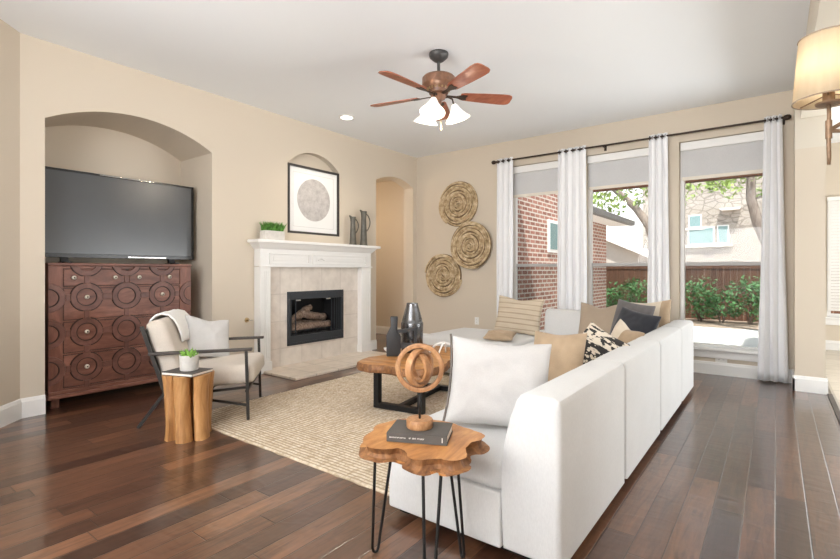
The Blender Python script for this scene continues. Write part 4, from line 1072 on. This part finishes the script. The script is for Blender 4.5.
bm = B(); rnd = random.Random(5); x = -bw_ + .012
for k in range(26):
    wdt = rnd.choice((.003, .004, .0025))
    if k == 14: x += .012
    elif k in (16, 20): x += .003
    z0, z1 = .016, (.0205 if k < 14 else .0212)
    style = rnd.randrange(3)
    if style == 0: box(bm, x, x + .0012, -bd_ - .0006, -bd_ + .0002, z0, z1); box(bm, x, x + wdt, -bd_ - .0006, -bd_ + .0002, z1 - .0012, z1)
    elif style == 1: box(bm, x, x + .0012, -bd_ - .0006, -bd_ + .0002, z0, z1); box(bm, x + wdt - .0012, x + wdt, -bd_ - .0006, -bd_ + .0002, z0, z1); box(bm, x, x + wdt, -bd_ - .0006, -bd_ + .0002, z0, z0 + .0012)
    else: box(bm, x, x + wdt, -bd_ - .0006, -bd_ + .0002, z0, z0 + .0012); box(bm, x, x + wdt, -bd_ - .0006, -bd_ + .0002, z1 - .0012, z1); box(bm, x + .0012, x + .0026, -bd_ - .0006, -bd_ + .0002, z0, z1)
    x += wdt + .0016
box(bm, bw_ - .02, bw_ - .0165, -bd_ - .0006, -bd_ + .0002, .010, .028)
obj('spine_lettering', bm, M['ink'], bk)
rs = thing('ring_sculpture', 'wooden nested-ring sculpture on a round base on top of the book', 'sculpture', (-1.135, 1.508, .578), AZ(20))
bm = B(); lathe(bm, [(.001, 0), (.050, 0), (.053, .004), (.053, .030), (.050, .034), (.001, .034)], 36); obj('base', bm, M['ring'], rs, 'auto')
bm = B(); tube(bm, [(0, 0, .033), (0, 0, .142)], .0042, 10); obj('rod', bm, M['black_metal'], rs, True)
def hoop(r0, r1, wd, tilt, rot, zc):
    bm = B(); n = 64; hw_ = wd / 2
    R = Matrix.Rotation(rot, 3, 'Z') @ Matrix.Rotation(tilt, 3, 'Y')
    rings = []
    for k in range(n):
        a = 2 * PI * k / n; c, s = math.cos(a), math.sin(a)
        rings.append([bm.verts.new(R @ Vector((r * c, y, r * s)) + Vector((0, 0, zc))) for r, y in ((r0, -hw_), (r1, -hw_), (r1, hw_), (r0, hw_))])
    for k in range(n):
        A, D = rings[k], rings[(k + 1) % n]
        for j in range(4): bm.faces.new((A[j], A[(j + 1) % 4], D[(j + 1) % 4], D[j]))
    bevel_sharp(bm, .002, 2, 50); obj('hoop', bm, M['ring'], rs, 'auto')
zc = .236
hoop(.079, .097, .020, 0, AZ(12), zc); hoop(.062, .074, .030, 0, AZ(68), zc); hoop(.046, .058, .026, 0, AZ(-36), zc)

# ------------------------------------------------------------------ armchair, stump table
ac = thing('armchair', 'low armchair with dark metal frame and oatmeal cushions', 'armchair', (-3.886, 2.127, 0), AZ(48))
W2 = .35
for s in (-1, 1):
    y = s * W2; zf = .016
    bm = B()
    bar(bm, (.40, y, zf if True else 0), (.385, y, .562), .020, .022, (1, 0, 0)); obj('front_leg', bm, M['chair_metal'], ac)
    bm = B(); bar(bm, (-.40, y, 0), (-.21, y, .262), .020, .024, (1, 0, .4)); obj('rear_leg', bm, M['chair_metal'], ac)
    bm = B(); bar(bm, (-.205, y, .245), (-.375, y, .775), .022, .026, (1, 0, 0)); obj('back_post', bm, M['chair_metal'], ac)
    bm = B(); bar(bm, (-.21, y, .252), (.386, y, .135), .016, .018); obj('stretcher', bm, M['chair_metal'], ac)
    bm = B(); bar(bm, (-.20, y, .235), (.386, y, .275), .018, .02); obj('seat_rail', bm, M['chair_metal'], ac)
    bm = B(); bar(bm, (-.325, y, .562), (.43, y, .576), .048, .022); bevel_sharp(bm, .005, 2); obj('armrest', bm, M['dark_wood'], ac)
for x, z in ((-.36, .74), (.385, .245), (-.21, .25), (.05, .20)):
    bm = B(); bar(bm, (x, -W2, z), (x, W2, z), .018, .02); obj('cross_bar', bm, M['chair_metal'], ac)
bm = B(); prism(bm, [(-.232, .33), (-.362, .735), (-.368, .735), (-.238, .33)], 1, -W2 + .012, W2 - .012); obj('back_panel', bm, M['bronze'], ac)
def cushion(bm, sx, sy, sz, bev):
    box(bm, -sx / 2, sx / 2, -sy / 2, sy / 2, -sz / 2, sz / 2, bev, 4)
    bmesh.ops.subdivide_edges(bm, edges=[e for e in bm.edges if e.calc_length() > .25], cuts=5, use_grid_fill=True)
    for v in bm.verts:
        k = max(0, 1 - (2 * v.co.x / sx) ** 2) * max(0, 1 - (2 * v.co.y / sy) ** 2); v.co.z += (1 if v.co.z > 0 else -.4) * .018 * k
bm = B(); cushion(bm, .68, .64, .15, .045); soft(bm, .004, 6); bmesh.ops.transform(bm, matrix=Matrix.Translation((.105, 0, .352)) @ Matrix.Rotation(AZ(-4), 4, 'Y'), verts=bm.verts); obj('seat_cushion', bm, M['fabric_chair'], ac, 'auto')
bm = B(); cushion(bm, .50, .64, .15, .05); soft(bm, .005, 6, 3); bmesh.ops.transform(bm, matrix=Matrix.Translation((-.235, 0, .575)) @ Matrix.Rotation(AZ(90 - 18), 4, 'Y') @ Matrix.Rotation(PI, 4, 'Y'), verts=bm.verts); obj('back_cushion', bm, M['fabric_chair'], ac, 'auto')
tc = thing('folded_throw', 'white folded cloth draped over the top of the armchair back', 'throw', (-3.886, 2.127, 0), AZ(48))
bm = B(); rows_ = []
path = [(-.15, .62), (-.163, .68), (-.185, .745), (-.215, .80), (-.25, .838), (-.30, .850), (-.345, .835), (-.378, .80), (-.388, .77)]
for k, (x, z) in enumerate(path):
    rows_.append([bm.verts.new((x, -.14 + .42 * i / 10, z + .004 * math.sin(i * 1.3 + k))) for i in range(11)])
for A, D in zip(rows_, rows_[1:]):
    for i in range(10): bm.faces.new((A[i], A[i + 1], D[i + 1], D[i]))
o = obj('cloth', bm, M['white_cloth'], tc, True); m = o.modifiers.new('t', 'SOLIDIFY'); m.thickness = .012; m.offset = 1
pillow('throw_pillow', 'pale grey throw pillow on the armchair seat', .42, .40, .13, (-3.955, 2.19, .43), AZ(0), AZ(24), M['grey_pillow'], AZ(-12), None, .03, 11, group=None)

sp = thing('stump_table', 'teak root stump side table next to the armchair', 'side table', (-3.41, 1.743, 0))
def lobe(cx, cy_, rx, ry, ang, seed, h=.455):
    bm = B(); n = 26; nz = 14; rings = []
    for j in range(nz + 1):
        t = j / nz; ring = []
        fl = 1 + .10 * (1 - t) ** 3 + .16 * max(0, (t - .7) / .3) ** 2
        for k in range(n):
            a = 2 * PI * k / n; q = 1 + .13 * noise.noise((math.cos(a) * 1.6 + seed, math.sin(a) * 1.6, t * 2.2)) + .05 * noise.noise((math.cos(a) * 5, math.sin(a) * 5 + seed, t * 7))
            x, y = rx * fl * q * math.cos(a), ry * fl * q * math.sin(a)
            lean = .018 * math.sin(t * 3 + seed)
            xr, yr = x * math.cos(ang) - y * math.sin(ang), x * math.sin(ang) + y * math.cos(ang)
            zz = t * h + (.012 * noise.noise((xr * 9, yr * 9, seed)) if j == nz else 0) * 0
            ring.append(bm.verts.new((cx + xr + lean, cy_ + yr, zz)))
        rings.append(ring)
    for A, D in zip(rings, rings[1:]):
        for k in range(n): bm.faces.new((A[k], A[(k + 1) % n], D[(k + 1) % n], D[k]))
    bm.faces.new(rings[0][::-1]); bm.faces.new(rings[-1])
    obj('root_limb', bm, M['stump'], sp, 'auto')
fw_ = Vector((-.601, .799)); rt_ = Vector((.799, .601))
for l, d, rx, ry, sd in ((-.108, -.03, .046, .070, 1), (0.0, -.09, .050, .058, 2), (.108, -.035, .044, .066, 3), (-.06, .08, .055, .055, 4), (.07, .075, .055, .055, 5)):
    p = rt_ * l + fw_ * d; lobe(p.x, p.y, rx, ry, AZ(37), sd)
b2 = thing('book', 'thin grey-covered book under the white plant pot on the stump table', 'book', (-3.42, 1.735, .457), AZ(20))
bm = B(); box(bm, -.135, .135, -.105, .105, .018, .022, .001); box(bm, -.135, .135, -.105, .105, 0, .003, .001); obj('cover', bm, M['book'], b2)
bm = B(); box(bm, -.131, .131, -.102, .102, .003, .018); obj('pages', bm, M['page'], b2)
pp = thing('potted_succulent', 'small white pot with green succulent on the stump table', 'plant', (-3.415, 1.745, .48))
bm = B(); lathe(bm, [(.001, 0), (.058, 0), (.062, .005), (.066, .11), (.060, .11), (.056, .09), (.001, .09)], 32); obj('pot', bm, M['concrete_pot'], pp, 'auto')
rnd = random.Random(9); bm = B()
for k in range(46):
    a = rnd.uniform(0, 6.28); el = rnd.uniform(.3, 1.35); L = rnd.uniform(.05, .085); d = Vector((math.cos(a) * math.cos(el), math.sin(a) * math.cos(el), math.sin(el))); s = Vector((-math.sin(a), math.cos(a), 0)); u = d.cross(s)
    o_ = Vector((math.cos(a) * .025 * rnd.random(), math.sin(a) * .025 * rnd.random(), .088)); wd = .013
    v = [bm.verts.new(o_ + d * L * t + s * wd * w_ + u * b_) for t, w_, b_ in ((0, .3, 0), (.55, 1, .004), (1, 0, .006), (.55, -1, .004), (0, -.3, 0), (.5, 0, -.008))]
    bm.faces.new((v[0], v[1], v[5])); bm.faces.new((v[1], v[2], v[5])); bm.faces.new((v[2], v[3], v[5])); bm.faces.new((v[3], v[4], v[5])); bm.faces.new((v[4], v[0], v[5]))
obj('foliage', bm, M['leaf'], pp, recalc=False)

# ------------------------------------------------------------------ ceiling fan
cf = thing('ceiling_fan', 'five-blade cherry wood ceiling fan with frosted glass lights', 'ceiling fan', (-2.40, 3.47, HC))
bm = B(); lathe(bm, [(.001, -.001), (.085, -.001), (.088, -.012), (.082, -.035), (.05, -.065), (.03, -.078), (.001, -.08)], 32); obj('canopy', bm, M['fan_grey'], cf, 'auto')
bm = B(); tube(bm, [(0, 0, -.07), (0, 0, -.19)], .014, 12); obj('downrod', bm, M['fan_grey'], cf, 'auto')
bm = B(); lathe(bm, [(.001, -.165), (.03, -.168), (.045, -.185), (.09, -.20), (.135, -.212), (.147, -.225), (.147, -.285), (.135, -.30), (.10, -.315), (.09, -.34), (.085, -.36), (.001, -.362)], 40); mo = obj('motor_housing', bm, M['motor_wood'], cf, 'auto')
bm = B()
for k in range(20):
    a = 2 * PI * k / 20; box(bm, .098 * math.cos(a) - .006, .098 * math.cos(a) + .006, .098 * math.sin(a) - .006, .098 * math.sin(a) + .006, -.335, -.316, .002)
obj('vent_band', bm, M['brass'], mo)
for k in range(5):
    a = AZ(-24 + 72 * k); R = Matrix.Rotation(a, 4, 'Z') @ Matrix.Translation((0, 0, -.372)) @ Matrix.Rotation(AZ(-13), 4, 'X')
    bm = B(); L0_, L1_ = .20, .70; top, bot = [], []
    pr = [(L0_, .040), (L0_ + .03, .052), (.40, .066), (.58, .076), (.64, .074), (.67, .060), (.68, .035)]
    pol = [(x, y) for x, y in pr] + [(x, -y) for x, y in pr[::-1]]
    prism(bm, pol, 2, -.004, .004); bmesh.ops.transform(bm, matrix=R, verts=bm.verts); bl_ = obj('blade', bm, M['blade'], cf)
    bm = B(); prism(bm, [(.07, .014), (.16, .012), (.22, .034), (.26, .03), (.25, 0), (.26, -.03), (.22, -.034), (.16, -.012), (.07, -.014)], 2, -.011, -.0045); bmesh.ops.transform(bm, matrix=R, verts=bm.verts); obj('blade_iron', bm, M['bronze'], bl_)
bm = B(); lathe(bm, [(.001, -.36), (.06, -.36), (.07, -.38), (.055, -.41), (.03, -.425), (.02, -.46), (.024, -.48), (.001, -.49)], 28); obj('light_hub', bm, M['motor_wood'], cf, 'auto')
for k in range(3):
    a = AZ(-73 + 120 * k); c, s = math.cos(a), math.sin(a)
    bm = B(); tube(bm, [(.03 * c, .03 * s, -.40), (.08 * c, .08 * s, -.385), (.125 * c, .125 * s, -.40), (.14 * c, .14 * s, -.455)], .008, 8); ar = obj('lamp_arm', bm, M['bronze'], cf, True)
    bm = B(); prof = [(.022, .0), (.030, -.012), (.045, -.045), (.07, -.085), (.105, -.125), (.112, -.135), (.108, -.137), (.066, -.088), (.04, -.047), (.024, -.014)]
    lathe(bm, prof, 28, cap=False); bmesh.ops.transform(bm, matrix=Matrix.Translation((.14 * c, .14 * s, -.45)) @ Matrix.Rotation(AZ(-16), 4, (-s, c, 0)) , verts=bm.verts); obj('lamp_shade', bm, M['lamp_glass'], ar, True)
    pt = point('fan_bulb', (-2.40 + .15 * c, 3.47 + .15 * s, HC - .63), 5, (1, .86, .68), .03)
bm = B(); tube(bm, [(.02, .01, -.48), (.02, .01, -.66)], .0022, 6); lathe(bm, [(.001, -.69), (.007, -.685), (.007, -.665), (.001, -.655)], 8, .02, .01); obj('pull_chain', bm, M['brass'], cf)
# recessed light
rl = thing('recessed_light', 'round recessed ceiling light near the fireplace wall', 'ceiling light', (-4.32, 4.21, HC))
bm = B(); lathe(bm, [(.075, -.001), (.10, -.001), (.10, -.006), (.075, -.012)], 32, cap=False); obj('trim_ring', bm, M['trim'], rl)
bm = B(); lathe(bm, [(.001, -.003), (.075, -.003), (.075, -.0045), (.001, -.0045)], 32); obj('lens', bm, M['downlight'], rl)
sl = bpy.data.lights.new('recessed_spot', 'SPOT'); sl.energy = 25; sl.spot_size = 2.2; sl.spot_blend = .8; sl.color = (1, .88, .72); sl.shadow_soft_size = .06
so = bpy.data.objects.new('recessed_spot', sl); C.objects.link(so); so.location = (-4.32, 4.21, HC - .03)
point('hall_light', (-6.1, 5.6, 2.1), 17, (1, .82, .62), .08)

# ------------------------------------------------------------------ sconce
def shade_mat():
    t = NT('warm_shade_fabric'); t.base((.74, .66, .52), .9, 0, .1); n = t.noise(t.map(t.obj(), (1, 1, .1)), 60, 2)
    tr = t.new('ShaderNodeBsdfTranslucent'); t.l.new(t.ramp(n, [(.3, (.90, .80, .64)), (.7, (.97, .88, .73))]), tr.inputs[0])
    mx = t.new('ShaderNodeMixShader'); mx.inputs[0].default_value = .6
    t.l.new(t.bsdf.outputs[0], mx.inputs[1]); t.l.new(tr.outputs[0], mx.inputs[2]); t.l.new(mx.outputs[0], t.out.inputs[0]); return t.m
sx_, sy_ = .172, 2.52
scn = thing('wall_sconce', 'twig-style bronze wall sconce with a cream drum shade', 'wall lamp', (sx_, sy_, 1.63))
bm = B(); lathe(bm, [(.117, .262), (.097, .515)], 44, cap=False); o = obj('lamp_shade', bm, shade_mat(), scn, True)
m = o.modifiers.new('t', 'SOLIDIFY'); m.thickness = .003
for r_, z in ((.118, .262), (.098, .515)):
    bm = B(); tube(bm, [(r_ * math.cos(2 * PI * k / 40), r_ * math.sin(2 * PI * k / 40), z) for k in range(40)], .0028, 6, True)
    obj('shade_ring', bm, M['taupe_fab'], o, True)
bm = B()
for k in range(3):
    a = AZ(20 + 120 * k); tube(bm, [(0, 0, .285), (.115 * math.cos(a), .115 * math.sin(a), .266)], .0025, 6)
obj('spider', bm, M['sconce_metal'], o)
bm = B(); lathe(bm, [(.001, .24), (.042, .243), (.045, .25), (.02, .256), (.02, .30), (.001, .30)], 24); obj('socket_cup', bm, M['sconce_metal'], scn, 'auto')
bm = B(); pts = [(.0, 0, .0), (.001, 0, .03), (-.001, .001, .12), (.001, 0, .2), (0, 0, .245)]; tube(bm, pts, [.006, .0075, .0078, .007, .0078], 10); obj('stem', bm, M['sconce_metal'], scn, True)
bm = B(); tube(bm, [(0, 0, .105), (0, 0, .178)], .0115, 10); obj('collar', bm, M['sconce_metal'], scn, 'auto')
bm = B(); tube(bm, [(.004, 0, .14), (.06, -.01, .17), (.13, -.02, .21), (.2, -.02, .235), (.262, -.02, .24)], [.008, .008, .007, .007, .008], 8); obj('branch_arm', bm, M['sconce_metal'], scn, True)
bm = B(); tube(bm, [(.004, 0, .135), (.07, -.01, .122), (.14, -.015, .085), (.2, -.02, .06), (.262, -.02, .06)], [.008, .008, .007, .007, .008], 8); obj('branch_arm', bm, M['sconce_metal'], scn, True)
bm = B(); box(bm, .259, .269, -.07, .03, .02, .29, .004); obj('wall_plate', bm, M['sconce_metal'], scn)
point('sconce_bulb', (sx_, sy_, 1.63 + .39), 2.3, (1, .88, .72), .03)
